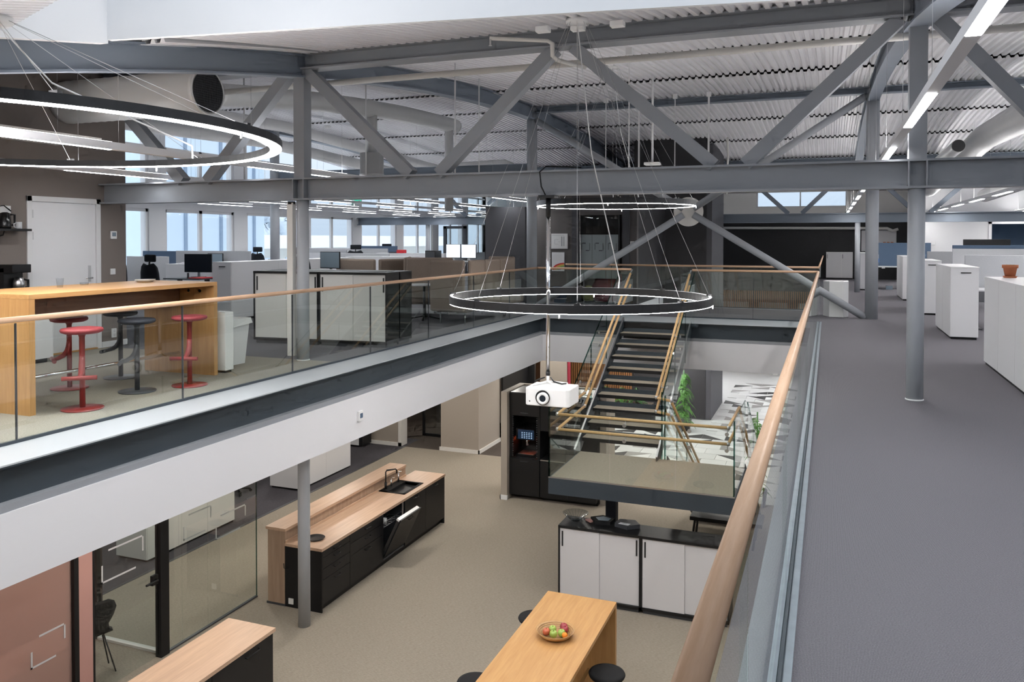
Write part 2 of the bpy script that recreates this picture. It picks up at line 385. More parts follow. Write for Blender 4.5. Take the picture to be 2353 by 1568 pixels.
# slat walls (each slat narrower than a few pixels: one joined part)
sw = semp('wall_slat'); sw.name = 'wall_back'
b = B()
for i in range(30): b.box(-7.5+i*.068, 24.1, LO, -7.5+i*.068+.045, 24.16, -.9)
o = b.obj('slats', 'slat_wood', sw); o['kind'] = 'stuff'; B().box(-7.6, 24.17, LO, -5.45, 24.3, -.9).obj('backing', 'brown_wall', sw)
b = B()
for i in range(70): b.box(-4.6+i*.075, 34.4, LO, -4.6+i*.075+.035, 34.46, -.42)
o = b.obj('slats', 'slat_wood', sw); o['kind'] = 'stuff'
B().box(-4.8, 34.5, LO, 9.5, 34.6, -.42).obj('backing', 'dark_wall', sw)
for x in (-4.1, -2.6, -1.1):  # bluish window reflections put in as pale panels behind the slats
    B().box(x, 34.47, LO+.4, x+1.1, 34.49, LO+2.7).obj('reflection_pane', 'screen_light', sw)
# dark shaft through both floors
sh = semp('wall_shaft'); sh.name = 'wall_back'
B().box(-5.43, 24.11, LO, -3.3, 26.9, 4.6).obj('wall_panel', 'dark_wall', sh); B().box(-3.3, 24.12, LO, -3.15, 26.9, 4.4).obj('wall_return', 'charcoal_wall', sh)
# ---- upper walls
wt = semp('wall_left')
B().box(-10.32, 0, 0, -10.147, 7.96, roofz(5)).box(-10.32, 7.96, 2.2, -10.147, 9.16, 3.7).box(-10.32, 9.16, 0, -10.147, 9.64, 3.9).obj('wall_panel', 'taupe', wt)
B().box(-10.32, 0, 3.2, -10.15, 9.64, 4.1).obj('wall_head', 'taupe', wt)
bb = semp('baseboard_left')
B().box(-10.147, 9.16, 0, -10.13, 9.66, .085).box(-10.32, 9.64, 0, -10.13, 9.656, .085).box(-10.147, 0, 0, -10.13, 7.96, .085).obj('skirting', 'white', bb)
d1 = semp('door_1', (-10.147, 8.55, 0))
B().box(-10.20, 7.955, 0, -10.125, 8.03, 2.22).box(-10.20, 9.08, 0, -10.125, 9.155, 2.22).box(-10.20, 7.955, 2.145, -10.125, 9.155, 2.22).obj('door_frame', 'white', d1, bevel=.004)
lf_ = B().box(-10.19, 8.035, .02, -10.145, 9.075, 2.14).obj('door_leaf', 'cab_white', d1, bevel=.003)
for z in (.3, 1.62, 1.92): B().box(-10.15, 8.02, z, -10.128, 8.05, z+.11).obj('hinge', 'steel_brushed', d1)
B().box(-10.145, 8.94, 1.0, -10.138, 8.985, 1.24).obj('lock_plate', 'steel_brushed', lf_)
B().tube([(-10.14, 8.965, 1.06), (-10.085, 8.965, 1.06), (-10.085, 8.84, 1.06)], .009, 8).obj('door_handle', 'chrome', lf_)
B().box(-10.20, 8.03, 0, -10.12, 9.08, .018).obj('threshold', 'oak', d1)
# dark partition left of column, whiteboard wall, glazed front
wd = semp('wall_back')
B().box(-7.95, 18.7, 0, -6.9, 18.85, 2.42).obj('wall_panel', 'charcoal_wall', wd); B().box(-7.95, 18.68, 0, -6.9, 18.7, .08).obj('baseboard', 'white', wd)
B().box(-7.2, 20.3, 0, -6.2, 20.45, 2.95).obj('wall_panel', 'brown_wall', wd); B().box(-6.2, 20.28, 0, -6.02, 20.5, 2.95).obj('wall_pier', 'charcoal_wall', wd)
B().box(-4.87, 20.28, 0, -4.68, 20.5, 2.95).obj('wall_pier', 'charcoal_wall', wd); B().box(-4.68, 20.3, 0, -4.5, 20.5, 2.95).obj('wall_panel', 'brown_wall', wd)
B().box(-6.02, 20.3, 2.25, -4.87, 20.5, 2.95).obj('wall_head', 'brown_wall', wd)
B().box(-4.62, 20.5, 0, -4.5, 24.11, 2.95).obj('wall_return', 'dark_wall', wd); B().box(-7.2, 23.2, 0, -4.62, 23.3, 2.95).box(-7.25, 20.45, 0, -7.15, 23.3, 2.95).obj('wall_inner', 'brown_wall', wd)
B().box(-8.6, 27.62, 0, -5.43, 27.8, 4.1).obj('wall_panel', 'dark_wall', wd)
gw = semp('window_2')
for x0, x1 in ((-6.02, -5.68), (-5.68, -5.32), (-5.32, -4.98)):
    B().box(x0+.004, 20.38, .03, x1-.004, 20.392, 1.72).obj('frosted_pane', 'glass_frost', gw) if False else None
    B().box(x0+.004, 20.38, .03, x1-.004, 20.392, 2.24).obj('pane', 'glass_clear', gw)
    B().box(x0+.004, 20.374, .62, x1-.004, 20.378, 1.75).obj('frosted_film', 'glass_frost', gw)
    w = x1-x0; cx = (x0+x1)/2
    m_ = B().box(cx-.09, 20.366, 1.52, cx+.0, 20.37, 1.54).box(cx-.11, 20.366, 1.36, cx-.1, 20.37, 1.53).box(cx+.1, 20.366, 1.34, cx+.11, 20.37, 1.53).box(cx+.0, 20.366, 1.33, cx+.09, 20.37, 1.35)
    m_.obj('logo_corner_marks', 'ink', gw)
B().box(-6.02, 20.35, 0, -4.87, 20.42, .03).obj('sill_rail', 'black', gw); B().box(-4.99, 20.35, 0, -4.95, 20.42, 2.25).obj('frame_post', 'black', gw)
# far end walls
wf = semp('wall_far')
B().box(-4.6, 36.4, 0, 3.05, 36.6, 2.36).obj('wall_panel', 'black_wall', wf)
B().box(-4.6, 36.4, 2.36, 3.05, 36.6, 3.0).box(-4.6, 36.4, 3.0, -2.9, 36.6, 4.3).box(.7, 36.4, 3.0, 9.5, 36.6, 4.3).box(-4.6, 36.4, 3.62, 3, 36.6, 4.3).obj('wall_panel', 'warm_white', wf)
cw = semp('window_3')
B().box(-2.9, 36.45, 2.98, -2.84, 36.55, 3.62).box(.64, 36.45, 2.98, .7, 36.55, 3.62).box(-1.15, 36.45, 2.98, -1.1, 36.55, 3.62).box(-2.9, 36.45, 2.98, .7, 36.55, 3.03).obj('window_frame', 'white', cw)
B().box(-2.9, 36.5, 3.0, .7, 36.51, 3.62).obj('pane', 'glass_window', cw)
ww = semp('wall_right')
B().box(3.05, 34, 0, 5.5, 34.15, 4).box(5.5, 34, 2.2, 7.1, 34.15, 4).box(7.1, 34, 0, 9.5, 34.15, 4).box(3.05, 34, 0, 3.2, 36.5, 4).obj('wall_panel', 'white', ww)
B().box(5.5, 35.4, 0, 7.3, 35.5, 2.4).obj('niche_wall', 'felt_blue', ww); B().box(5.42, 33.96, 0, 5.52, 34.2, 2.28).box(5.42, 33.96, 2.2, 7.2, 34.2, 2.28).obj('opening_frame', 'white', ww)
we = semp('wall_far'); B().box(-17.2, 40, LO, -4.6, 40.2, 4.3).obj('wall_panel', 'warm_white', we)
wb = semp('wall_back'); B().box(-17.2, -1.35, LO, 9.5, -1.2, 1.9).box(-10.2, -.1, 0, -6.1, 0, 2).obj('wall_panel', 'warm_white', wb)
B().box(-17.2, -1.2, LO, -17.0, 40, -.9).box(9.5, -1.2, LO, 9.7, 40, -.9).obj('wall_panel', 'warm_white', wb)
# ---- window facades (left, seen; right, its twin)
def facade(nm, X, s, ks):
    f = semp(nm); b = B(); 
    xo, xi = (X-.3*s, X)
    def bx(y0, y1, z0, z1): b.box(min(xo, xi), y0, z0, max(xo, xi), y1, z1)
    bx(-1.2, 40, -.9, .85); bx(-1.2, 40, 2.44, 2.78)
    ys = [(14.15+3.37*k, 16.93+3.37*k) for k in ks]
    last = -1.2
    for y0, y1 in ys: bx(last, y0, .85, 2.44); bx(last, y0, 2.78, 4.6); last = y1
    bx(last, 40, .85, 2.44); bx(last, 40, 2.78, 4.6); b.obj('wall_panel', 'white', f)
    for k, (y0, y1) in enumerate(ys):
        ym = (y0+y1)/2; zt = max(3.3, min(4.15, roofz(ym)-.45))
        for z0, z1 in ((.85, 2.44), (2.78, zt)):
            w = bpy.data.objects.new('window_%d' % (k+4), None); COL.objects.link(w); w['kind'] = 'structure'; w.location = (X, ym, z0)
            fr = B(); xa, xb = X-.12*s, X-.04*s
            for a, c in ((y0, y0+.08), (ym-.06, ym+.06), (y1-.08, y1)): fr.box(min(xa, xb), a, z0, max(xa, xb), c, z1)
            for a, c in ((z0, z0+.08), (z1-.08, z1)): fr.box(min(xa, xb), y0, a, max(xa, xb), y1, c)
            fr.obj('window_frame', 'white', w)
            for a, c in ((y0+.08, ym-.06), (ym+.06, y1-.08)): B().box(X-.085*s, a, z0+.08, X-.075*s, c, z1-.08).obj('pane', 'glass_window', w)
    return f
facade('wall_left', -17.0, 1, range(-3, 8)); facade('wall_right', 9.5, -1, range(-4, 6))
# ---- roof: unseen curved slab added to block sky leaks, corrugated sheets in lapped rows
rf = semp('ceiling')
def strip(b, x0, x1, y0, y1, dz0, dz1, n=4):
    for i in range(n):
        a, c = y0+(y1-y0)*i/n, y0+(y1-y0)*(i+1)/n
        b.add([(x0, a, roofz(a)+dz0), (x1, a, roofz(a)+dz0), (x1, c, roofz(c)+dz0), (x0, c, roofz(c)+dz0), (x0, a, roofz(a)+dz1), (x1, a, roofz(a)+dz1), (x1, c, roofz(c)+dz1), (x0, c, roofz(c)+dz1)],
              [(0, 3, 2, 1), (4, 5, 6, 7), (0, 1, 5, 4), (1, 2, 6, 5), (2, 3, 7, 6), (3, 0, 4, 7)])
def sky_far(x): return 5.67+.154*(x+6.02)
def sky_near(x): return max(-1.2, min(4.6, 4.56-.566*(x+5.98)))
dk = B(); strip(dk, -17.3, -6.16, -1.25, 9.6, .06, .3, 8); strip(dk, 3.0, 9.8, -1.25, 9.6, .06, .3, 8); strip(dk, -17.3, 9.8, 9.6, 40.2, .06, .3, 24)
N = 37
for i in range(N):
    x0, x1 = -6.16+9.16*i/N, -6.16+9.16*(i+1)/N; xm = (x0+x1)/2
    strip(dk, x0, x1, sky_far(xm)+.06, 9.6, .06, .3, 3)
    if sky_near(xm) > -1.1: strip(dk, x0, x1, -1.25, sky_near(xm)-.03, .06, .3, 3)
dk.obj('light_block_deck', 'deck', rf)
PITCH_R, DEP = .125, .045
def sheet(x0, x1, y0, y1, ny=3, m='sheet', lap=.04):
    b = B(); x = x0; prof = []
    while x < x1-.001:
        prof += [(x, 0), (x+.055, 0), (x+.075, DEP), (x+.105, DEP)]; x += PITCH_R
    prof.append((x, 0)); f0 = y0 if callable(y0) else (lambda q: y0); f1 = y1 if callable(y1) else (lambda q: y1)
    for j in range(ny+1):
        t = j/ny
        for px, pz in prof:
            y = f0(px)*(1-t)+f1(px)*t; b.v.append((px, y, roofz(y)+pz-lap*(1-t)))
    n = len(prof)
    for j in range(ny):
        for i in range(n-1): b.f.append((j*n+i, j*n+i+1, (j+1)*n+i+1, (j+1)*n+i)); b.sm.append(False)
    return b.obj('roof_sheet', m, rf)
E_ = [9.6, 12.7, 15.75, 18.75, 21.75, 24.7, 27.6, 30.6, 33.6, 36.6, 40]
for a, c in zip(E_, E_[1:]):
    sheet(-17.2, -6.7, a, c); sheet(-6.7, .8, a, c); sheet(.8, 9.6, a, c)
for a, c in ((-1.2, 2.8), (2.8, 6.4), (6.4, 9.6)): sheet(-17.2, -6.2, a, c); sheet(3.0, 9.6, a, c)
sheet(-6.15, 3.0, lambda x: sky_far(x)+.02, 9.6, 4, lap=.0); sheet(-6.15, 3.0, -1.2, sky_near, 4)
# skylight well above the void
sk = semp('window_sky'); sk.name = 'window_20'
B().add([(-6.15, 4.4, 3.2), (-6.15, 5.66, 3.42), (-6.15, 5.66, 5.3), (-6.15, 4.4, 5.3), (-6.25, 4.4, 3.2), (-6.25, 5.66, 3.42), (-6.25, 5.66, 5.3), (-6.25, 4.4, 5.3)],
        [(0, 1, 2, 3), (7, 6, 5, 4), (0, 4, 5, 1), (3, 2, 6, 7)]).obj('well_side', 'white', sk)
ya, yb = sky_far(-6.15), sky_far(3.0)
B().add([(-6.15, ya, 3.45), (3, yb, 3.45), (3, yb, 5.3), (-6.15, ya, 5.3), (-6.15, ya+.05, 3.45), (3, yb+.05, 3.45), (3, yb+.05, 5.3), (-6.15, ya+.05, 5.3)],
        [(0, 1, 2, 3), (7, 6, 5, 4), (0, 4, 5, 1), (3, 2, 6, 7), (0, 3, 7, 4), (1, 5, 6, 2)]).obj('well_end', 'white', sk)
B().box(3.0, -1.2, 2.0, 3.05, 7.1, 5.3).obj('well_side', 'white', sk)
n_ = 10
pw = B()
for i in range(n_):
    x0, x1 = -6.15+9.15*i/n_, -6.15+9.15*(i+1)/n_
    pw.add([(x0, sky_near(x0), 1.9), (x1, sky_near(x1), 1.9), (x1, sky_near(x1), 5.3), (x0, sky_near(x0), 5.3)], [(0, 1, 2, 3)]) if False else None
B().box(-6.3, -1.3, 5.3, 3.1, 7.2, 5.32).obj('skylight_pane', 'glass_window', sk)
# ---- steel frame: trusses, columns, rafters
def ibeam(b, x0, x1, y, z0, z1, w=.22, t=.022):
    b.box(x0, y-w/2, z0, x1, y+w/2, z0+t); b.box(x0, y-w/2, z1-t, x1, y+w/2, z1); b.box(x0, y-.008, z0+t, x1, y+.008, z1-t); return b
ta = thing('roof_truss', 'nearest grey steel truss crossing above the void with V diagonals', 'truss', (-3, 9.24, 2.155))
ibeam(B(), -10.14, 9.4, 9.24, 2.155, 2.45).obj('bottom_chord', 'steel', ta)
ibeam(B(), -10.14, 9.4, 9.24, 3.885, 4.105, .24).obj('top_chord', 'steel', ta)
def shs(p, q, w=.15): return B().bar(p, q, w, w, up=(0, 1, 0))
for xb, xt in ((-4.95, -6.52), (-4.55, -3.03), (-1.18, -2.8), (-.85, .66), (-8.18, -6.78), (-8.62, -10.1), (2.2, .98), (2.6, 4.4), (6.2, 4.6)):
    shs((xb, 9.24, 2.45), (xt, 9.24, 3.885), .145).obj('diagonal', 'steel', ta)
for x in (-6.6, .83, 8.3):
    shs((x, 9.24, 2.45), (x, 9.24, 3.885), .165).obj('post', 'steel', ta)
    for dx in (-.0825, .0825): B().box(x+dx-.0075, 9.13, 2.177, x+dx+.0075, 9.35, 2.428).obj('stiffener_plate', 'steel', ta)
tcn = thing('roof_truss', 'distant grey steel truss in front of the black far wall', 'truss', (-3, 27.4, 2.16))
ibeam(B(), -17, 9.4, 27.4, 2.16, 2.45).obj('bottom_chord', 'blue_steel', tcn); ibeam(B(), -17, 9.4, 27.4, 3.95, 4.17).obj('top_chord', 'blue_steel', tcn)
for x0 in (-14.0, -6.6, .83):
    for xb, xt in ((x0+1.6, x0+.1), (x0+2.0, x0+3.6), (x0+5.4, x0+3.8), (x0+5.8, x0+7.3)): shs((xb, 27.4, 2.45), (xt, 27.4, 3.95), .13).obj('diagonal', 'blue_steel', tcn)
tb = thing('roof_beam', 'slim grey purlin beam on the tall middle columns under the roof', 'beam', (-3, 18.34, 4.6))
ibeam(B(), -6.6, 9.4, 18.34, 4.62, 4.755, .2, .018).obj('beam', 'blue_steel', tb)
tb2 = thing('roof_beam', 'blue grey steel beam between the two left middle columns', 'beam', (-10, 18.34, 3.23))
ibeam(B(), -14, -6.6, 18.34, 3.22, 3.43, .2, .018).obj('beam', 'blue_steel', tb2)
LBL = {(-6.6, 9.24): 'grey steel column beside the white glass-railed mezzanine cabinets', (.83, 9.24): 'nearest grey round column on the right walkway', (8.3, 9.24): 'grey column by the right windows',
       (-14, 18.34): 'thick grey column in front of the left windows', (-6.6, 18.34): 'thick blue grey column beside the whiteboard wall', (.83, 18.34): 'thick grey column on the walkway where the white brace lands', (8.3, 18.34): 'thick column by the right windows',
       (-14, 27.4): 'farthest slim column on the left office side', (-6.6, 27.4): 'far slim column behind the dark partition', (.83, 27.4): 'far slim grey column before the white cupboards', (8.3, 27.4): 'far slim column by right windows'}
for (x, y), lb in LBL.items():
    r = .125 if y == 18.34 else (.082 if y < 10 else .077); top = 2.155 if y < 10 else (roofz(y)-.02 if y < 20 else 2.16)
    c = thing('column', lb, 'column', (x, y, 0)); B().cyl((x, y, 0), (x, y, top), r, 28).obj('shaft', 'column_paint_lit', c)
    if y < 10: B().lathe([(r+.002, 0), (r+.006, 0), (r+.006, .012), (r, .014)], (x, y, 0)).obj('base_collar', 'white', c)
lc_ = thing('column', 'lower floor grey column in front of the kitchen counter', 'column', (-6.6, 9.24, LO)); B().cyl((-6.60, 9.24, LO), (-6.60, 9.24, -.9), .082, 28).obj('shaft', 'column_paint_lit', lc_)
p_ = thing('cable_duct', 'white boxed cable duct running up beside the mezzanine column', 'cable duct', (-6.74, 9.2, 0)); B().box(-6.79, 9.15, .06, -6.70, 9.23, 2.12).obj('duct_body', 'warm_white', p_); B().cyl((-6.745, 9.19, 2.1), (-6.745, 9.19, 2.14), .05, 14).obj('duct_cap', 'black', p_)
# curved rafters along the building
for i, (x, lb) in enumerate(((-14, 'curved rafter nearest the left windows'), (-6.6, 'blue grey curved rafter left of the void'), (.83, 'grey curved rafter above the right walkway'), (8.3, 'curved rafter nearest the right windows'))):
    r = thing('roof_rafter', lb, 'rafter', (x, 9, 4)); b = B(); strip(b, x-.11, x+.11, -1.2, 40, -.03, -.008, 30); strip(b, x-.11, x+.11, -1.2, 40, -.31, -.288, 30); strip(b, x-.05, x+.05, -1.2, 40, -.29, -.02, 30)
    b.obj('web_and_flanges', 'blue_steel', r)
# X brace with gusset disc
xb = thing('cross_brace', 'white tubular X brace with round plate before the dark shaft', 'brace', (-2.9, 18.34, 0))
G = Vector((-2.907, 18.34, 2.245))
for e in ((.72, 0.02), (.72, 4.6), (-6.5, 0.02), (-6.5, 4.45)):
    E1 = Vector((e[0], 18.34, e[1])); d = (G-E1).normalized(); B().cyl(E1, G-d*.13, .076, 20).obj('brace_tube', 'column_paint_lit', xb)
B().cyl((G.x, 18.325, G.z), (G.x, 18.355, G.z), .325, 48).obj('gusset_plate', 'warm_white', xb)
# ================================================================== RAILINGS, STAIR
def joint_list(a, b, n): return [a+(b-a)*i/n for i in range(n+1)]
def railing(label, p, q, splits, h=.96, base=0.0, rail=True, wm='rail_wood', zrail=.99, seal='graphite'):
    """straight glass railing from p to q (xy); splits: distances of the joints"""
    t = thing('glass_railing', label, 'railing', (p[0], p[1], base)); P = Vector((*p, 0)); Q = Vector((*q, 0)); d = (Q-P).normalized(); L = (Q-P).length
    sp = [0]+[s for s in splits if 0.05 < s < L-.05]+[L]
    for a, b in zip(sp, sp[1:]):
        B().bar(P+d*(a+.004)+Vector((0, 0, base+h/2)), P+d*(b-.004)+Vector((0, 0, base+h/2)), .017, h).obj('glass_panel', 'glass_rail', t)
    for s in sp[1:-1]: B().bar(P+d*(s-.004)+Vector((0, 0, base+h/2)), P+d*(s+.004)+Vector((0, 0, base+h/2)), .019, h).obj('panel_joint', seal, t)
    B().bar(P+Vector((0, 0, base+.012)), Q+Vector((0, 0, base+.012)), .03, .024).obj('base_channel', 'dark_steel', t)
    if rail: B().cyl(P+Vector((0, 0, base+zrail)), Q+Vector((0, 0, base+zrail)), .024, 16).obj('handrail', wm, t)
    return t
J = 1.8092
railing('long glass railing with wooden handrail along the left mezzanine edge', (-6.06, 0), (-6.06, 17.2), [4.646-2*J+J*i for i in range(10)])
railing('short glass railing with handrail left of the stair head', (-6.06, 17.2), (-3.93, 17.2), [1.08], wm='rail_wood_x')
railing('glass railing with handrail right of the stair head', (-2.64, 17.2), (-.185, 17.2), [1.22], wm='rail_wood_x')
rr = railing('foreground glass railing with thick wooden handrail beside the walkway', (-.165, -1.1), (-.165, 17.2), [1.1+1.82*i for i in range(10)], zrail=.985, seal='glass_rail')
B().cyl((-.185, -1.1, .985), (-.185, 17.2, .985), .026, 24).obj('handrail', 'rail_wood', rr); bpy.data.objects.remove([c for c in rr.children if c.name.startswith('handrail')][0])
B().box(-.215, -1.1, -.012, -.192, 17.2, .012).box(-.145, -1.1, -.012, -.115, 17.2, .012).box(-.192, -1.1, -.012, -.145, 17.2, -.004).obj('floor_channel', 'galv', rr)
B().box(-.20, 17.22, .03, -.18, 18.12, .93).obj('end_glass_panel', 'glass_rail', rr); B().box(-.215, 18.06, 0, -.165, 18.15, .12).obj('end_clamp', 'white', rr)
r2_ = railing('glass railing with long handrail in front of the second void', (-6.27, 19.98), (-.2, 19.98), [1.2*i for i in range(1, 5)], wm='rail_wood_x')
railing('receding glass railing at the right side of the second void', (-.2, 19.98), (-.2, 34), [1.8*i for i in range(1, 8)])
# ---- stair
st = thing('stair', 'open dark steel stair with carpeted treads, landing and glass sides', 'stair', (-3.1, 12.7, LO))
RISE, RUN = .181, .3225
X0, X1 = -3.78, -2.47
tm = None
for k in range(1, 10):
    yn, z = 15.82-RUN*k, -RISE*k
    t = B().box(X0+.02, yn, z-.055, X1-.01, yn+.29, z-.008).box(X0+.02, yn+.272, z-.055, X1-.01, yn+.29, z+.07).obj('tread', 'dark_steel', st)
    B().box(X0+.02, yn+.006, z-.008, X1-.01, yn+.27, z).obj('tread_carpet', 'carpet_beige', t); B().box(X0+.02, yn-.004, z-.06, X1-.01, yn+.006, z-.004).obj('nosing', 'black', t)
def stringer(b, x, ya, za, yb, zb, d=.27, t=.02):
    b.prism_x([(ya, za+.06), (yb, zb+.06), (yb, zb-d+.06), (ya, za-d+.06)], x-t/2, x+t/2); return b
for x in (X0, X1+.01):
    s_ = stringer(B(), x, 12.55, LO/2-.0, 15.9, 0.02).obj('stringer', 'dark_steel', st)
    B().bar((x, 12.55, LO/2+.066), (x, 15.9, .086), .028, .012).obj('stringer_cap', 'steel_brushed', s_)
B().box(X0, 15.88, -.32, X1, 15.92, -.005).obj('top_riser', 'black', st)
B().box(X0-.12, 15.9, -.06, X1+.12, 16.10, -.006).obj('top_plate', 'dark_steel', st)
# landing
LX0, LX1, LY0, LY1, LZ = -3.76, -1.14, 11.17, 12.73, LO/2
B().box(LX0, LY0, LZ-.245, LX1, LY1, LZ-.012).obj('landing_frame', 'dark_steel', st)
B().box(LX0+.03, LY0+.03, LZ-.012, LX1-.03, LY1-.01, LZ).obj('landing_carpet', 'carpet_beige', st)
B().box(LX0, LY0, LZ-.012, LX1, LY0+.006, LZ+.004).obj('landing_edge', 'steel_brushed', st)
B().box(-3.20, 12.3, LO, -3.04, 12.46, LZ-.24).obj('landing_post', 'navy_seat', st)
HG = 1.02
def panel(b): return b.obj('glass_panel', 'glass_rail', st)
for a, c in ((LX0, -2.857), (-2.847, -1.935), (-1.925, LX1)): panel(B().box(a+.003, LY0+.005, LZ, c-.003, LY0+.022, LZ+HG))
for x in (LX0+.005, LX1-.022):
    for a, c in ((LY0+.03, 11.95), (11.96, LY1)): panel(B().box(x, a, LZ, x+.017, c, LZ+HG))
for (x, y) in ((LX0, LY0), (LX1-.02, LY0)): B().box(x, y+.002, LZ, x+.02, y+.024, LZ+HG).obj('glass_corner', 'glass_edge', st)
# sloping glass of the upper flight
def slope_panels(x, ya, za, yb, zb, lo, hi, n):
    for i in range(n):
        t0, t1 = i/n+.002, (i+1)/n-.002; y0, y1 = ya+(yb-ya)*t0, ya+(yb-ya)*t1; z0, z1 = za+(zb-za)*t0, za+(zb-za)*t1
        panel(B().prism_x([(y0, z0+lo), (y1, z1+lo), (y1, z1+hi), (y0, z0+hi)], x-.008, x+.008))
        if i: B().prism_x([(y0-.006, z0+lo), (y0+.002, z0+lo), (y0+.002, z0+hi), (y0-.006, z0+hi)], x-.009, x+.009).obj('panel_joint', 'glass_edge', st)
    B().bar((x, ya, za+hi), (x, yb, zb+hi), .018, .014).obj('glass_top_edge', 'glass_edge', st)
slope_panels(-3.86, 12.74, LZ, 15.9, -.03, .02, 1.02, 3); slope_panels(-2.40, 12.74, LZ, 15.9, -.03, .02, 1.02, 3)
for x in (-3.9, -2.66): panel(B().prism_x([(15.9, .0), (17.2, .0), (17.2, .97), (15.9, .97)], x-.008, x+.008)); B().bar((x, 15.9, .60), (x, 17.18, .985), .02, .02).obj('glass_end_cap', 'steel_brushed', st)
# lower flight going away on the right
for k in range(1, 10):
    yn, z = 12.73+RUN*k, LZ-RISE*k
    t = B().box(-2.30, yn-.29, z-.055, LX1-.02, yn, z-.008).obj('tread', 'dark_steel', st); B().box(-2.30, yn-.28, z-.008, LX1-.02, yn-.005, z).obj('tread_carpet', 'carpet_beige', t)
for x in (-2.32, LX1-.01): stringer(B(), x, 12.7, LZ, 15.9, LO+.02).obj('stringer', 'dark_steel', st)
slope_panels(-2.36, 12.74, LZ, 15.9, LO, .02, .98, 3); slope_panels(LX1+.02, 12.74, LZ, 15.9, LO, .02, .98, 3)
B().box(-2.42, 12.70, LZ, -2.40, 12.76, LZ+1.05).box(-2.37, 12.70, LZ, -2.35, 12.76, LZ+1.0).obj('glass_corner', 'glass_edge', st)
# handrails (two heights)
def rail_path(pts, r=.0215): B().tube(pts, r, 12).obj('handrail', 'stair_rail', st)
for dz in (.90, .68):
    z1 = LZ+dz
    xl, xr, yf = LX0+.1, LX1-.1, LY0+.11
    rail_path([(xl, 15.95, .05+dz), (xl, 12.72, z1+.06)]); rail_path([(xl, 12.72, z1+.06), (xl, yf, z1)]); rail_path([(xl, yf, z1), (xr, yf, z1)]); rail_path([(xr, yf, z1), (xr, 12.72, z1)])
    rail_path([(-2.50, 15.95, .05+dz), (-2.50, 12.72, z1+.06)]); rail_path([(-2.50, 12.72, z1+.06), (-2.27, 12.74, z1+.02)]); rail_path([(-2.27, 12.74, z1+.02), (-2.27, 15.9, LO+dz)]); rail_path([(xr, 12.72, z1), (xr, 15.9, LO+dz)])
    for p in ((xl, 12.72, z1+.06), (xl, yf, z1), (xr, yf, z1), (-2.50, 12.72, z1+.06), (-2.27, 12.74, z1+.02)): B().lathe([(0, -.03), (.02, -.024), (.027, 0), (.02, .024), (0, .03)], p, 12).obj('rail_elbow', 'steel_brushed', st)
    for x in (-3.0+.35, -1.75, -1.45+.2): B().cyl((x, LY0+.02, z1-.07), (x, LY0+.05, z1-.07), .026, 16).tube([(x, LY0+.04, z1-.07), (x, yf, z1-.06), (x, yf, z1-.02)], .006, 8).obj('rail_bracket', 'steel_brushed', st)
    for y in (11.75, 12.5): B().cyl((LX0+.02, y, z1-.07), (LX0+.04, y, z1-.07), .026, 16).tube([(LX0+.03, y, z1-.07), (xl, y, z1-.06), (xl, y, z1-.02)], .006, 8).obj('rail_bracket', 'steel_brushed', st)
    for t_ in (.12, .5, .88):
        y = 12.74+3.16*t_; z = LZ+1.81*t_+dz
        for x, xg in ((xl, -3.86), (-2.50, -2.40)): B().tube([(xg, y, z-.06), (x, y, z-.06), (x, y, z-.01)], .006, 8).cyl((xg-.012, y, z-.06), (xg+.012, y, z-.06), .025, 14).obj('rail_bracket', 'steel_brushed', st)
# ================================================================== DUCTS AND PIPES
def duct(label, pts, r, m='duct', rib=.14, end=None, group=None, sub=None, amp=.02):
    t = thing('ventilation_duct', label, 'duct', pts[0]); P = [Vector(p) for p in pts]; out = []; rad = []
    for a, b in zip(P, P[1:]):
        n = max(2, int((b-a).length/(rib/2)))
        for i in range(n):
            out.append(a+(b-a)*i/n); rad.append(r*(1+amp*(i % 2)))
    out.append(P[-1]); rad.append(r); B().tube(out, rad, 28).obj('duct_body', m, t)
    if end:
        e = P[end]; d = (P[end]-P[1 if end == 0 else -2]).normalized()
        g = B().cyl(e+d*.002, e+d*.012, r*.93, 28).obj('end_grille', 'grille', t)
        b = B(); a = d.cross(Vector((0, 0, 1))).normalized()
        k = int(r*.9/.03)
        for i in range(-k, k+1):
            o = i*.03; hh = math.sqrt(max(0, (r*.9)**2-o*o)); c = e+d*.015
            b.bar(c+a*o-Vector((0, 0, hh)), c+a*o+Vector((0, 0, hh)), .004, .004); b.bar(c+Vector((0, 0, o))-a*hh, c+Vector((0, 0, o))+a*hh, .004, .004)
        b.obj('wire_mesh', 'graphite', g); B().tube([e+(a*math.cos(q)+Vector((0, 0, 1))*math.sin(q))*r*1.0 for q in [2*math.pi*i/36 for i in range(36)]], .012, 6, closed=True).obj('end_rim', m, t)
    return t
duct('big round white duct with black mesh end above the bar table', [(-10.14, 8.6, 3.57), (-9.2, 8.6, 3.57), (-7.62, 8.6, 3.57)], .295, end=-1)
dz2 = duct('long white ceiling duct left of the curved rafter', [(-8.5, y, roofz(y)-.40) for y in (9.75, 11, 12.5, 14, 15.5, 17, 18.1)], .17)
B().cyl((-8.5, 14.2, 4.1), (-8.5, 14.2, 3.32), .11, 20).obj('drop_pipe', 'duct', dz2); B().lathe([(0, 3.34), (.235, 3.34), (.235, 2.93), (.245, 2.93), (.245, 2.90), (0, 2.89)], (-8.5, 14.2, 0), 32).obj('cylinder_diffuser', 'duct', dz2); B().cyl((-8.5, 17.75, 4.4), (-8.5, 17.75, 2.3), .105, 20).obj('drop_pipe', 'duct', dz2)
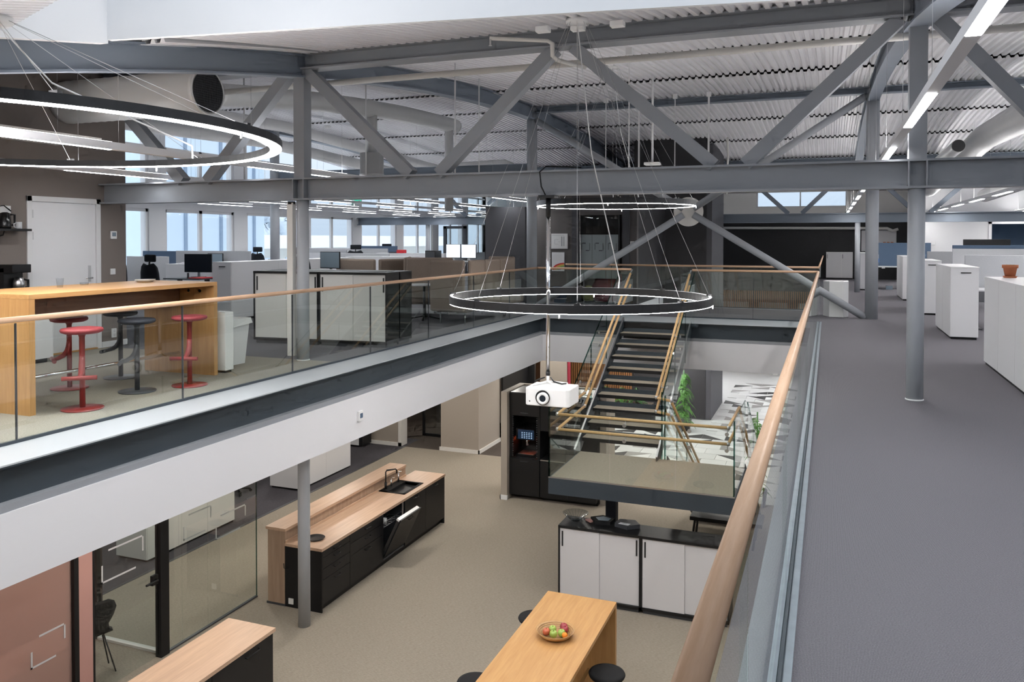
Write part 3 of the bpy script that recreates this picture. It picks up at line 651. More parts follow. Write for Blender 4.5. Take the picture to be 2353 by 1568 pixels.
duct('upper of two thin white ducts near the windows', [(-12.0, 11.5, 4.15), (-12.0, 16, 4.28), (-12.0, 25, 3.9)], .13); duct('lower of two thin white ducts near the windows', [(-12.6, 11.5, 3.85), (-12.6, 16, 3.95), (-12.6, 25, 3.6)], .14)
duct('short white duct with elbow beside the blue middle column', [(-10.1, 20.8, 3.62), (-8.3, 20.8, 3.66), (-8.15, 20.8, 3.6), (-8.1, 20.8, 3.3)], .15)
duct('small round white duct with black open end on the right', [(2.34, 18, 3.46), (2.34, 27.5, 3.3)], .125, end=0 or -0)
e_ = [o for o in bpy.data.objects if o.name.startswith('ventilation_duct')][-1]
B().disc((2.34, 17.99, 3.46), .118, 'y').obj('open_end', 'grille', e_)
dR = duct('largest white duct at the right edge under the roof', [(2.95, 14.2, 3.62), (2.95, 19, 3.72), (2.95, 29, 3.25)], .25); B().disc((2.95, 14.19, 3.62), .235, 'y').obj('end_grille', 'grille', dR)
duct('bent white duct behind the right duct', [(4.1, 15, 3.4), (4.1, 19, 3.35), (4.5, 22, 3.1), (4.5, 29, 3.0)], .2)
def pipe(name, label, pts, r, m='pipe', cat='pipe'): return tag(B().tube(pts, r, 12).obj(name, m), label, cat)
pipe('sprinkler_pipe', 'long cream pipe just behind the top chord of the nearest truss', [(-10, 9.75, 3.80), (9, 9.75, 3.83)], .042)
q = thing('sprinkler_branch', 'bent white sprinkler pipe hanging in front of the truss node', 'pipe', (-3.2, 8.9, 3.9)); B().tube([(-3.63, 8.65, 3.93), (-3.05, 9.0, 3.93), (-3.0, 9.03, 3.9), (-3.0, 9.03, 3.76), (-2.96, 9.1, 3.72), (-2.8, 9.7, 3.74)], .022, 10).obj('pipe_run', 'pipe', q); B().cyl((-3.62, 8.65, 3.93), (-3.62, 8.65, 3.85), .012, 8).lathe([(0, 0), (.02, 0), (.02, -.006), (0, -.006)], (-3.62, 8.65, 3.85), 10).obj('sprinkler_head', 'steel_brushed', q)
pipe('wall_pipe', 'white pipe with couplings along the top of the black wall', [(-4.4, 36.2, 2.12), (2.2, 36.2, 2.08), (2.4, 36.2, 1.98), (2.6, 36.2, 2.05)], .055)
pipe('wall_pipe', 'thin white pipe bent at the edge of the dark shaft', [(-2.6, 23.0, 4.4), (-2.75, 24.5, 4.05), (-2.9, 25.5, 3.6), (-2.9, 25.5, 3.0)], .03)
# suspended white rods and cable ladders under the roof
for i, (x, y, z, r, lb) in enumerate(((-2.35, 17.4, 2.9, .018, 'slotted white hanger strip right of the V diagonal'), (-3.82, 17.4, 2.6, .018, 'slotted white hanger strip left of the access point'), (-3.05, 17.4, 2.7, .009, 'thin white cable drop with junction box'), (-4.55, 17.4, 2.6, .009, 'thin white cable drop near the blue column'), (-2.6, 11.2, 2.5, .008, 'white cable drop behind the truss on the left bay'))):
    t = thing('ceiling_hanger', lb, 'hanger', (x, y, z)); B().box(x-r, y-r*.4, z, x+r, y+r*.4, roofz(y)-.1).obj('rod', 'white', t); B().box(x-.045, y-.03, roofz(y)-.16, x+.045, y+.03, roofz(y)-.06).obj('ceiling_bracket', 'white', t)
for x, y, z in ((-9.0, 11.0, 2.45), (-5.45, 11.6, 2.45), (-7.6, 12.5, 2.45), (-6.0, 13.8, 2.5)): tag(B().cyl((x, y, z), (x, y, roofz(y)-.02), .012, 8).obj('hanger_rod', 'white'), {-9.0: 'thin white rod hanging left of the round diffuser', -5.45: 'thin white rod hanging between the first V diagonals', -7.6: 'thin white rod near the cylinder diffuser', -6.0: 'thin white rod behind the second diagonal'}[x], 'rod')
ap = thing('wireless_access_point', 'flat white access point on a rod before the dark shaft', 'access point', (-3.04, 15, 2.9)); B().box(-3.18, 14.9, 3.0, -2.9, 15.1, 3.05).obj('unit', 'plastic_white', ap, bevel=.01); B().cyl((-3.04, 15, 3.05), (-3.04, 15, roofz(15)), .02, 10).obj('rod', 'white', ap)
for x, y, lb in ((-4.05, 24.3, 'left grey roof vent stub above the dark shaft'), (-3.35, 25.4, 'right grey roof vent stub beside the dark shaft')):
    t = thing('roof_vent_stub', lb, 'vent', (x, y, 3.9)); B().cyl((x, y, 3.75), (x, y, roofz(y)-.12), .11, 20).obj('stub', 'blue_steel', t); B().cyl((x, y, roofz(y)-.2), (x, y, roofz(y)-.05), .135, 20).obj('collar', 'blue_steel', t)
for x, y, lb in ((-2.95, 8.55, 'white ceiling box left of the ring lamp wires'), (-2.6, 8.72, 'white ceiling box at the ring lamp wires'), (-2.15, 8.7, 'white ceiling box right of the ring lamp wires')):
    tag(B().cbox((x, y, roofz(y)-.06), (.15, .11, .06)).obj('ceiling_box', 'plastic_white', bevel=.006), lb, 'box')
tag(B().lathe([(0, 0), (.05, 0), (.05, .03), (.07, .035), (.07, .05), (0, .05)], (-9.6, 14.3, 3.9), 18).obj('smoke_detector', 'plastic_white'), 'round white smoke detector under the left roof', 'detector')
# ================================================================== LUMINAIRES
def ring(label, c, z, D, can, n=8, h=.085, w=.05):
    t = thing('ring_lamp', label, 'lamp', (c[0], c[1], z)); R = D/2
    B().lathe([(R, 0), (R, h), (R-.012, h), (R-.012, h-.02), (R-w+.012, h-.02), (R-w+.012, h), (R-w, h), (R-w, 0)], (c[0], c[1], z), 96, closed=True, smooth=False).obj('ring_body', 'ring_black', t)
    B().lathe([(R-.005, -.0005), (R-.005, -.005), (R-w+.005, -.005), (R-w+.005, -.0005)], (c[0], c[1], z), 96, closed=True, smooth=False).obj('led_strip', 'led', t)
    B().lathe([(R-.016, h-.019), (R-.016, h-.008), (R-w+.016, h-.008), (R-w+.016, h-.019)], (c[0], c[1], z), 96, closed=True, smooth=False).obj('upper_led_strip', 'uplight_led', t)
    for i in range(n):
        a = 2*math.pi*(i+.35)/n; p = Vector((c[0]+(R-w/2)*math.cos(a), c[1]+(R-w/2)*math.sin(a), z+h))
        B().cbox(p+Vector((0, 0, .008)), (.06, .03, .018)).obj('wire_clamp', 'black', t)
        k = Vector(can)+Vector((.09*math.cos(a), .09*math.sin(a), 0)); B().tube([p, k], .002, 5).obj('suspension_wire', 'steel_brushed', t)
    B().tube([(c[0]+.1, c[1]+R-.03, z+h), (c[0]+.12, c[1]+R-.06, z+h+.12), (can[0]+.05, can[1]+.4, can[2]*.55+z*.45), can], .006, 6).obj('power_cable', 'white', t)
    B().lathe([(0, 0), (.12, 0), (.12, .04), (0, .04)], (can[0], can[1], can[2]-.02), 20).obj('ceiling_rose', 'white', t)
    for i in range(4):
        a = 2*math.pi*(i+.1)/4; p = (c[0]+(R+.0)*math.cos(a), c[1]+R*math.sin(a), z-.045); B().cyl(p, (p[0], p[1], z-.005), .008, 8).obj('led_end_tab', 'white', t)
    return t
ring('ring lamp hanging low above the lower floor, top-left largest in view', (-5.54, 3.84), 2.31, 4.26, (-5.2, 3.85, roofz(3.85)-.03), 10, .055, .09)
bpy.data.objects['ring_lamp']['label'] = 'black ring lamp with glowing underside at the upper left'
ring('black ring lamp hanging in the void in front of the stair', (-2.61, 8.83), .925, 2.92, (-2.5, 8.35, roofz(8.35)-.03))
ring('farthest black ring lamp just below the truss chord', (-3.36, 13.5), 2.19, 2.66, (-3.43, 13.54, roofz(13.54)-.03))
def linear(label, x, z, y0, y1, lit, w=.095, hgt=.075, office=False):
    t = thing('linear_luminaire', label, 'luminaire', (x, y0, z))
    B().box(x-w/2, y0, z, x+w/2, y1, z+hgt).obj('housing', 'cab_white', t)
    for a, b in lit: B().box(x-w/2+(.022 if office else .006), a, z-.004, x+w/2-(.022 if office else .006), b, z-.0005).obj('diffuser', 'office_led' if office else 'linear_led', t)
    for a, b in lit: B().box(x-w/2+.012, a, z+hgt, x+w/2-.012, b, z+hgt+.003).obj('added_uplight', 'added_office_up' if office else 'uplight_led', t)  # glowing top strips added to brighten the roof
    y = y0+.4
    while y < y1: 
        B().cyl((x, y, z+hgt), (x, y, roofz(y)-.02), .0022, 5).obj('suspension_wire', 'steel_brushed', t); y += 2.2
    return t
linear('bright linear lamp running along the right walkway ceiling', .60, 2.56, 1.0, 35.5, [(2.54+3.255*i, 4.2+3.255*i) for i in range(10)], .074, .06)
linear('second linear lamp further right above the desks', 3.4, 2.6, 12, 33.5, [(12.5+3.2*i, 14.3+3.2*i) for i in range(7)], .09)
linear('third linear lamp by the right windows', 6.2, 2.6, 2, 33.5, [(2.5+3.2*i, 4.8+3.2*i) for i in range(10)], .09)
linear('white linear lamp above the bar table', -7.25, 2.6, 2.0, 12.0, [(2.2, 6.68), (8.95, 11.3)], .09, .08, True)
linear('short white linear lamp close to the taupe wall', -9.0, 2.5, 3.0, 11.0, [(4, 6), (7.6, 9.3)], .08, .07, True)
for x, y0, lb in ((-15.3, 13, 'office linear lamp nearest the left windows'), (-13.3, 12, 'second office linear lamp from the left windows'), (-11.4, 12, 'third office linear lamp from the left windows'), (-9.4, 13, 'fourth office linear lamp from the left windows')):
    linear(lb, x, 2.55, y0, 35, [(y0+.5+3.4*i, y0+2.6+3.4*i) for i in range(6)], .09, .06, True)
linear('short linear lamp left of the blue middle column', -7.3, 2.6, 17.2, 21.2, [(17.6, 20.6)], .08, .06, True)
# acoustic panel raft hung near the wall
t = thing('acoustic_raft', 'flat cream acoustic raft hanging under the big duct', 'ceiling panel', (-9.3, 7.0, 2.9)); B().box(-10.0, 5.0, 2.93, -9.15, 8.3, 2.99).obj('raft', 'warm_white', t); B().cyl((-9.6, 8.0, 2.99), (-9.6, 8.0, roofz(8)), .003, 5).obj('wire', 'steel_brushed', t)
# unseen downlights added under the slabs to light the lower floor
nd = 0
for x, ys in ((-6.6, (4.5, 7, 11, 14, 17)), (-9.0, (5, 8, 11, 14, 17)), (-11.5, (6, 9, 12, 15)), (-4.9, (17.2, 19)), (-3.3, (17.3, 19)), (-1.7, (17.3, 19.2)), (-7.2, (20, 21.2)), (-9.5, (20,)), (-6.2, (23,)), (1.2, (6, 9, 12, 16, 20, 24, 28)), (-.9 - 0, (16.9,)), (-5.0, (22.5,))):
    for y in ys:
        nd += 1
        t = thing('added_downlight', 'added unseen round downlight in the lower ceiling', 'downlight', (x, y, -.9), group='added downlights under the slabs')
        B().lathe([(.15, -.903), (.17, -.903), (.17, -.915), (.15, -.915)], (x, y, 0), 24, closed=True).obj('trim_ring', 'white', t); B().lathe([(0, -.906), (.15, -.906)], (x, y, 0), 24).obj('lens', 'added_downlight_led', t)
for x, y0, lb in ((-3.9, 21, 'added unseen pendant lamp in the lower hall left of the second void'), (-1.2, 21, 'added unseen pendant lamp in the lower hall right of the second void')):  # hidden lamps added to brighten the slat wall and tile floor
    t = thing('linear_luminaire', lb, 'luminaire', (x, y0, -1.7)); B().box(x-.05, y0, -1.7, x+.05, 33, -1.63).obj('housing', 'cab_white', t); B().box(x-.04, y0+.1, -1.704, x+.04, 32.9, -1.7005).obj('diffuser', 'office_led', t); B().box(x-.04, y0+.1, -1.63, x+.04, 32.9, -1.627).obj('added_uplight', 'added_office_up', t)
    for y in (21.5, 24.5): B().cyl((x, y, -1.63), (x, y, -.9), .003, 5).obj('suspension_wire', 'steel_brushed', t)
# ================================================================== PROJECTOR
pj = thing('projector', 'white ceiling projector on a long chrome pole above the void', 'projector', (-3.0, 8.98, -.28))
B().prism([(-3.25, 8.83), (-3.22, 8.8), (-2.75, 8.8), (-2.72, 8.83), (-2.72, 9.2), (-3.25, 9.2)], -.275, -.07).obj('body', 'plastic_white', pj, bevel=.012)
B().cyl((-3.03, 8.805, -.175), (-3.03, 8.785, -.175), .085, 32).obj('lens_recess', 'black', pj); B().lathe([(.068, 0), (.07, .03), (.05, .04), (.042, .03), (.02, .024), (0, .024)], (0, 0, 0), 28).xf(Matrix.Translation((-3.02, 8.787, -.178)) @ Matrix.Rotation(math.pi/2, 4, 'X')).obj('lens_barrel', 'plastic_white', pj)
B().disc((-3.02, 8.758, -.178), .04, 'y').obj('lens_glass', 'screen', pj); B().disc((-3.19, 8.798, -.225), .008, 'y').obj('sensor', 'black', pj)
B().cyl((-3.09, 9.16, .06), (-3.09, 9.16, 2.0), .023, 20).obj('pole', 'chrome', pj); B().cyl((-3.09, 9.16, 1.9), (-3.09, 9.16, 2.13), .03, 18).box(-3.19, 9.08, 2.12, -2.99, 9.24, 2.154).obj('pole_clamp', 'black', pj); B().cyl((-3.09, 9.16, .02), (-3.09, 9.16, .07), .026, 18).obj('pole_collar', 'black', pj)
B().cyl((-3.09, 9.16, -.06), (-3.09, 9.16, .03), .018, 12).bar((-3.09, 9.16, -.045), (-3.2, 8.9, -.062), .02, .014).bar((-3.09, 9.16, -.045), (-2.9, 8.9, -.062), .02, .014).bar((-3.09, 9.16, -.045), (-2.85, 9.18, -.062), .02, .014).obj('mount_bracket', 'plastic_white', pj)
for k, pts in enumerate(([(-3.09, 9.14, 2.1), (-3.13, 9.02, 2.25), (-3.15, 9.02, 2.42), (-3.1, 9.1, 2.49), (-2.7, 9.2, 2.475)], [(-3.05, 9.14, .0), (-2.98, 9.05, -.03), (-2.9, 9.1, -.06), (-2.86, 9.15, -.06)], [(-3.12, 9.14, .0), (-3.2, 9.1, -.03), (-3.24, 9.13, -.055)])): B().tube(pts, .008, 6).obj('cable', 'black', pj)
# ================================================================== UPPER LEFT: BAR TABLE AND STOOLS
def bar_table(label, x0, x1, y0, y1, z0, z1, rail):
    t = thing('bar_table', label, 'table', ((x0+x1)/2, (y0+y1)/2, z0))
    B().box(x0, y0, z1-.045, x1, y1, z1).obj('table_top', 'oak', t, bevel=.003)
    for y in (y0, y1-.06): B().box(x0, y, z0, x1, y+.06, z1-.045).obj('leg_panel', 'oak_z', t)
    xm = (x0+x1)/2; B().box(xm-.02, y0+.06, z1-.3, xm+.02, y1-.06, z1-.045).obj('apron', 'oak_dark', t)
    B().cyl((xm+rail, y0+.06, z0+.25), (xm+rail, y1-.06, z0+.25), .019, 16).obj('foot_rail', 'chrome', t)
    return t
t = bar_table('long oak bar table on the mezzanine with plate and glasses', -7.92, -6.84, 5.38, 7.86, 0, 1.12, .0)
for x in (-7.05, -7.22): B().cyl((x, 7.795, 1.01), (x, 7.802, 1.01), .018, 14).obj('cable_hole', 'black', t)
def stool_parts(t, ms, mp, zseat=.765):
    B().lathe([(0, 0), (.185, 0), (.19, .006), (.19, .012), (.03, .018), (0, .018)], n=36).obj('base_plate', mp, t, local=True)
    B().tube([(0, 0, .015), (0, 0, zseat-.07), (0, 0, zseat-.045), (0, 0, zseat-.03)], [.026, .026, .036, .07], 16).obj('column', mp, t, local=True)
    B().tube([(0, 0, .52), (.006, 0, .46), (.02, 0, .41), (.055, 0, .365), (.11, 0, .335), (.15, 0, .325)], [.026, .028, .028, .026, .022, .02], 14).obj('curved_arm', mp, t, local=True)
    B().tube([(.155, -.15, .322), (.155, .15, .322)], .021, 14).obj('foot_bar', mp, t, local=True)
    B().lathe([(0, zseat-.04), (.15, zseat-.035), (.182, zseat-.022), (.19, zseat-.004), (.182, zseat+.012), (.15, zseat+.018), (0, zseat+.02)], n=40).obj('seat', ms, t, local=True)
s0 = thing('bar_stool', 'red bar stool nearest the glass railing at the left', 'stool', (-6.67, 5.80, 0), math.radians(-50), 'bar stools on the mezzanine'); stool_parts(s0, 'red_seat', 'red_paint')
dup(s0, (-7.62+.0, 6.45, 0), math.radians(-125), 'red bar stool half hidden on the far side of the bar table'); bpy.data.objects['bar_stool.001'].location = (-7.72, 6.55, 0)
dup(s0, (-6.63, 7.17, 0), math.radians(-70), 'red bar stool at the right end of the bar table')
s1 = thing('bar_stool', 'dark grey bar stool in front of the bar table', 'stool', (-6.89, 6.68, 0), math.radians(-140), 'bar stools on the mezzanine'); stool_parts(s1, 'navy_seat', 'graphite')
dup(s1, (-7.76, 7.28, 0), math.radians(-160), 'dark grey bar stool behind the bar table')
pl = thing('plate', 'white plates stacked on the far end of the bar table', 'plate', (-7.6, 7.5, 1.12)); B().lathe([(0, .0), (.07, 0), (.115, .018), (.118, .02), (.07, .008), (0, .008)], (-7.6, 7.5, 1.12), 32).obj('lower_plate', 'plastic_white', pl); B().lathe([(0, .012), (.07, .012), (.115, .03), (.118, .032), (.07, .02), (0, .02)], (-7.59, 7.49, 1.12), 32).obj('upper_plate', 'plastic_white', pl)
gl = thing('drinking_glass', 'clear tapered drinking glass on the bar table', 'glass', (-7.55, 6.3, 1.12)); B().lathe([(0, .004), (.026, .004), (.036, .1), (.039, .1), (.029, 0), (0, 0)], (-7.55, 6.3, 1.12), 24).obj('tumbler', 'glass_cup', gl)
gl2 = thing('glass_dish', 'small clear glass dish on the bar table', 'dish', (-7.72, 6.75, 1.12)); B().lathe([(0, .004), (.04, .004), (.045, .03), (.047, .03), (.043, 0), (0, 0)], (-7.72, 6.75, 1.12), 24).obj('dish', 'glass_cup', gl2)
# wall things
sh_ = thing('wall_shelf', 'black shelf on the taupe wall with kettle and mug', 'shelf', (-10.0, 7.4, 1.74)); B().box(-10.147, 6.6, 1.735, -9.92, 7.86, 1.765).obj('board', 'black', sh_); B().tube([(-10.1, 7.6, 1.735), (-10.05, 7.55, 1.68), (-10.1, 7.3, 1.6)], .006, 6).obj('hanging_cable', 'black', sh_)
k = thing('kettle', 'black electric kettle on the wall shelf', 'kettle', (-10.0, 7.58, 1.765)); B().lathe([(0, 0), (.07, 0), (.075, .02), (.06, .2), (.03, .215), (0, .215)], (-10.03, 7.56, 1.765), 24).obj('jug', 'black_gloss', k); B().tube([(-10.02, 7.63, 1.95), (-10.02, 7.69, 1.95), (-10.02, 7.69, 1.83), (-10.02, 7.65, 1.81)], .012, 8).obj('handle', 'black', k)
k = thing('mug', 'speckled white mug on the wall shelf', 'mug', (-9.96, 7.7, 1.765)); B().lathe([(0, 0), (.036, 0), (.039, .005), (.039, .09), (.035, .09), (.034, .008), (0, .008)], (-9.97, 7.71, 1.765), 24).obj('cup', 'felt_light', k); B().tube([(-9.97, 7.675, 1.84), (-9.97, 7.64, 1.83), (-9.97, 7.64, 1.79), (-9.97, 7.675, 1.78)], .006, 8).obj('handle', 'felt_light', k)
k = thing('power_socket', 'white double socket strip above the kettle', 'socket', (-10.14, 7.55, 2.02)); B().box(-10.147, 7.4, 1.97, -10.125, 7.72, 2.07).obj('plate', 'plastic_white', k, bevel=.004); B().tube([(-10.12, 7.68, 2.03), (-10.09, 7.69, 2.0), (-10.1, 7.6, 2.07), (-10.1, 7.5, 2.05), (-10.1, 7.46, 1.95)], .007, 6).obj('plug_cable', 'black', k)
k = thing('side_cupboard', 'low white cupboard hidden behind the bar table at the taupe wall', 'cupboard', (-9.8, 7.1, 0)); B().box(-10.14, 6.2, .06, -9.6, 7.9, .90).obj('body', 'cab_white', k); B().box(-10.14, 6.2, .9, -9.58, 7.9, .93).obj('top', 'black', k); B().box(-10.14, 6.25, 0, -9.65, 7.85, .06).obj('plinth', 'black', k)
k = thing('coffee_maker', 'black filter coffee maker with steel jug at the left edge', 'coffee maker', (-9.85, 7.6, .93)); B().box(-10.0, 7.45, .93, -9.75, 7.75, .95).box(-10.0, 7.45, .95, -9.92, 7.72, 1.25).obj('body', 'black', k); B().box(-10.0, 7.45, 1.19, -9.76, 7.72, 1.30).obj('head', 'black_gloss', k, bevel=.01); B().lathe([(0, 0), (.065, 0), (.07, .1), (.05, .17), (0, .18)], (-9.84, 7.6, .955), 20).obj('jug', 'steel_brushed', k); B().tube([(-9.82, 7.66, 1.1), (-9.82, 7.72, 1.09), (-9.82, 7.72, 1.0), (-9.82, 7.66, .99)], .012, 8).obj('jug_handle', 'black', k)
k = thing('thermostat', 'white wall thermostat right of the white door', 'thermostat', (-10.14, 9.39, 1.69)); B().box(-10.147, 9.34, 1.63, -10.125, 9.45, 1.75).obj('case', 'plastic_white', k, bevel=.005); B().box(-10.126, 9.36, 1.67, -10.122, 9.43, 1.73).obj('display', 'screen_light', k)
k = thing('light_switch', 'square white light switch right of the white door', 'switch', (-10.14, 9.38, 1.13)); B().box(-10.147, 9.335, 1.09, -10.133, 9.425, 1.18).obj('plate', 'plastic_white', k, bevel=.004); B().box(-10.134, 9.355, 1.11, -10.128, 9.405, 1.16).obj('rocker', 'cab_white', k)
k = thing('wall_outlet', 'white double wall outlet low beside the door', 'outlet', (-10.14, 9.39, .2)); B().box(-10.147, 9.345, .13, -10.125, 9.43, .27).obj('plate', 'plastic_white', k, bevel=.004)
for z in (.17, .235): B().lathe([(0, 0), (.024, 0)], n=16).xf(Matrix.Translation((-10.124, 9.388, z)) @ Matrix.Rotation(math.pi/2, 4, 'Y')).obj('socket', 'cab_grey', k)
# bins
k = thing('waste_sorter', 'tall white waste box beside the bar table leg', 'bin', (-6.92, 8.1, 0)); B().box(-7.03, 7.97, .03, -6.82, 8.12, .74).obj('body', 'plastic_white', k, bevel=.008); B().box(-7.0, 7.99, .742, -6.85, 8.1, .746).obj('slot_lid', 'cab_grey', k); B().box(-7.01, 7.99, 0, -6.84, 8.1, .03).obj('foot', 'black', k)
k = thing('waste_bin', 'white tapered waste bin with a plastic bag', 'bin', (-7.1, 8.65, 0)); b = B(); 
b.add([(-7.36, 8.5, 0), (-7.16, 8.5, 0), (-7.16, 8.74, 0), (-7.36, 8.74, 0), (-7.39, 8.46, .58), (-7.11, 8.46, .58), (-7.11, 8.78, .58), (-7.39, 8.78, .58)], [(0, 3, 2, 1), (0, 1, 5, 4), (1, 2, 6, 5), (2, 3, 7, 6), (3, 0, 4, 7)]); b.obj('body', 'cab_white', k)
B().add([(-7.41, 8.44, .52), (-7.09, 8.44, .50), (-7.08, 8.80, .53), (-7.41, 8.80, .5), (-7.40, 8.45, .60), (-7.10, 8.45, .60), (-7.10, 8.79, .60), (-7.40, 8.79, .60)], [(0, 1, 5, 4), (1, 2, 6, 5), (2, 3, 7, 6), (3, 0, 4, 7)]).obj('bag_rim', 'plastic_white', k); B().box(-7.38, 8.47, .55, -7.12, 8.77, .555).obj('bag_inside', 'cab_grey', k)
# ---- black framed white storage cabinets
def storage(label, loc, rz=0, w=1.4, d=.45, h=1.13, group=None, cream='cab_cream', z0=0):
    t = thing('storage_cabinet', label, 'cabinet', loc, rz, group); fr = .022
    B().box(0, 0, .05, fr, d, h-.03).box(w-fr, 0, .05, w, d, h-.03).box(0, d-.015, .05, w, d, h-.03).box(0, 0, .05, w, d, .09).obj('carcass', 'black', t, local=True)
    B().box(0, -.004, h-.035, w, d, h).obj('top_panel', 'black', t, local=True); B().box(.03, .03, 0, w-.03, d-.02, .05).obj('plinth', 'graphite', t, local=True)
    hw = w/2
    for x0, x1, y, hx in ((fr+.003, hw+.004, .012, fr+.03), (hw-.004, w-fr-.003, .03, w-fr-.05)):
        dd = B().box(x0, y, .092, x1, y+.016, h-.038).obj('sliding_door', cream, t, local=True); B().box(hx, y-.008, h-.30, hx+.02, y, h-.08).obj('handle', 'black', dd, local=True)
    return t
RZ = math.radians(4.6)
def cabp(u, v): return (-8.43+u*math.cos(RZ)-v*math.sin(RZ), 10.5+u*math.sin(RZ)+v*math.cos(RZ), 0)
storage('left black-framed white cabinet behind the mezzanine column', cabp(0, 0), RZ, 1.14); storage('right black-framed white cabinet near the glass railing', cabp(1.15, 0), RZ, 1.14)
bk = storage('left black-framed cabinet standing back to back', cabp(1.14, .93), RZ+math.pi, 1.14); bk2 = storage('right black-framed cabinet standing back to back', cabp(2.29, .93), RZ+math.pi, 1.14)
k = thing('paper_stack', 'flat sheets lying on the black cabinet tops', 'paper', cabp(.8, .5)[:2]+(1.13,)); b = B().box(0, -.15, 0, .5, .15, .012); b.box(.6, -.1, 0, 1.3, .2, .01); o = b.xf(Matrix.Rotation(RZ, 4, 'Z')).obj('sheets', 'felt_grey', k, local=True)
# ---- white tall cabinets
def white_cab(label, x0, x1, y0, y1, h, seams=1, mw='cab_white', handle=True, z0=0, group=None):
    t = thing('white_cabinet', label, 'cabinet', ((x0+x1)/2, (y0+y1)/2, z0), 0, group)
    B().box(x0, y0+.02, z0+.04, x1, y1, z0+h-.015).obj('body', mw, t); B().box(x0-.003, y0, z0+h-.015, x1+.003, y1, z0+h).obj('top_panel', mw, t); B().box(x0+.02, y0+.04, z0, x1-.02, y1-.02, z0+.04).obj('plinth', 'black', t)
    dd = B().box(x0+.004, y0, z0+.045, x1-.004, y0+.018, z0+h-.02).obj('front_panel', mw, t)
    if handle: B().box((x0+x1)/2-.06, y0-.012, z0+h-.10, (x0+x1)/2+.09, y0-.002, z0+h-.085).obj('handle', 'black', dd)
    for i in range(1, seams+1):
        y = y0+(y1-y0)*i/(seams+1); B().box(x0-.001, y-.002, z0+.045, x0+.0005, y+.002, z0+h-.02).box(x1-.0005, y-.002, z0+.045, x1+.001, y+.002, z0+h-.02).obj('seam', 'cab_grey', t)
    return t
white_cab('nearest white cabinet at the right edge with a flower pot', 1.92, 2.42, 9.4, 12.27, 1.15, 2, handle=False); 
white_cab('second white cabinet along the right walkway with black handle', 1.87, 2.28, 15.07, 17.04, 1.187, 1)
white_cab('third white cabinet behind the nearest round column', 1.87, 2.27, 19.7, 21.6, 1.18, 1); white_cab('fourth white cabinet along the walkway', 1.85, 2.24, 24.1, 26.1, 1.18, 1); white_cab('tall white cabinet between the two far columns', .95, 1.3, 28.5, 30.2, 1.2, 1, handle=False)
fc = thing('sliding_cupboard', 'pale two-door cupboard against the black far wall', 'cupboard', (.4, 36.2, 0)); B().box(-.09, 35.95, .06, .92, 36.38, 1.11).obj('body', 'cab_cream', fc); B().box(-.07, 35.97, 0, .9, 36.36, .06).obj('plinth', 'black', fc)
for a, c in ((-.085, .49), (.5, .915)): d_ = B().box(a, 35.93, .07, c, 35.95, 1.09).obj('door', 'cab_grey', fc); B().box(a+.03, 35.92, .85, a+.045, 35.93, 1.02).obj('handle', 'black', d_)
b = thing('flower_pot', 'terracotta flower pot on a saucer', 'pot', (2.16, 12.0, 1.15)); B().lathe([(0, .02), (.058, .02), (.078, .125), (.09, .125), (.092, .165), (.082, .165), (.078, .15), (0, .15)], (2.16, 12.0, 1.15), 28).obj('pot', 'terracotta', b); B().lathe([(0, 0), (.07, 0), (.083, .022), (.076, .022), (.066, .008), (0, .008)], (2.16, 12.0, 1.15), 28).obj('saucer', 'terracotta', b); B().lathe([(0, .145), (.075, .142)], (2.16, 12.0, 1.15), 20).obj('soil', 'soil', b)
for i in range(5):
    a = i*1.3; B().prism([(0, -.006), (.03, 0), (0, .006)], 0, .002).xf(Matrix.Translation((2.16+.02*math.cos(a), 12+.02*math.sin(a), 1.305)) @ Matrix.Rotation(a, 4, 'Z') @ Matrix.Rotation(-.5, 4, 'Y')).obj('sprout', 'leaf', b)
k = thing('white_bin', 'angular white recycling bin behind the brace foot', 'bin', (.12, 18.8, 0)); B().prism([(-.1, 18.75), (.02, 18.45), (.3, 18.42), (.40, 18.58), (.40, 18.95), (-.05, 18.98)], 0, .75).obj('body', 'plastic_white', k, bevel=.006); B().box(.0, 18.55, .751, .3, 18.85, .757).obj('slot', 'cab_grey', k)
# ---- desks, screens and monitors, right side
def desk(label, x0, x1, y0, y1, h=.73, m='cab_white', group=None):
    t = thing('desk', label, 'desk', ((x0+x1)/2, (y0+y1)/2, 0), 0, group); B().box(x0, y0, h-.025, x1, y1, h).obj('desk_top', m, t)
    for x in (x0+.1, x1-.1):
        B().box(x-.04, (y0+y1)/2-.03, .03, x+.04, (y0+y1)/2+.03, h-.025).box(x-.04, y0+.05, 0, x+.04, y1-.05, .03).obj('leg', 'graphite', t)
    return t
def screen(label, x0, x1, y0, y1, z0, z1, m, cap=None):
    t = thing('desk_screen', label, 'screen', ((x0+x1)/2, (y0+y1)/2, 0)); B().box(x0, y0, z0, x1, y1, z1-(.08 if cap else 0)).obj('felt_panel', m, t, bevel=.008)
    if cap: B().box(x0, y0-.004, z1-.08, x1, y1+.004, z1).obj('felt_cap', cap, t, bevel=.008)
    B().box(x0+.05, y0, 0, x0+.09, y1, z0).box(x1-.09, y0, 0, x1-.05, y1, z0).obj('foot_post', 'graphite', t); return t
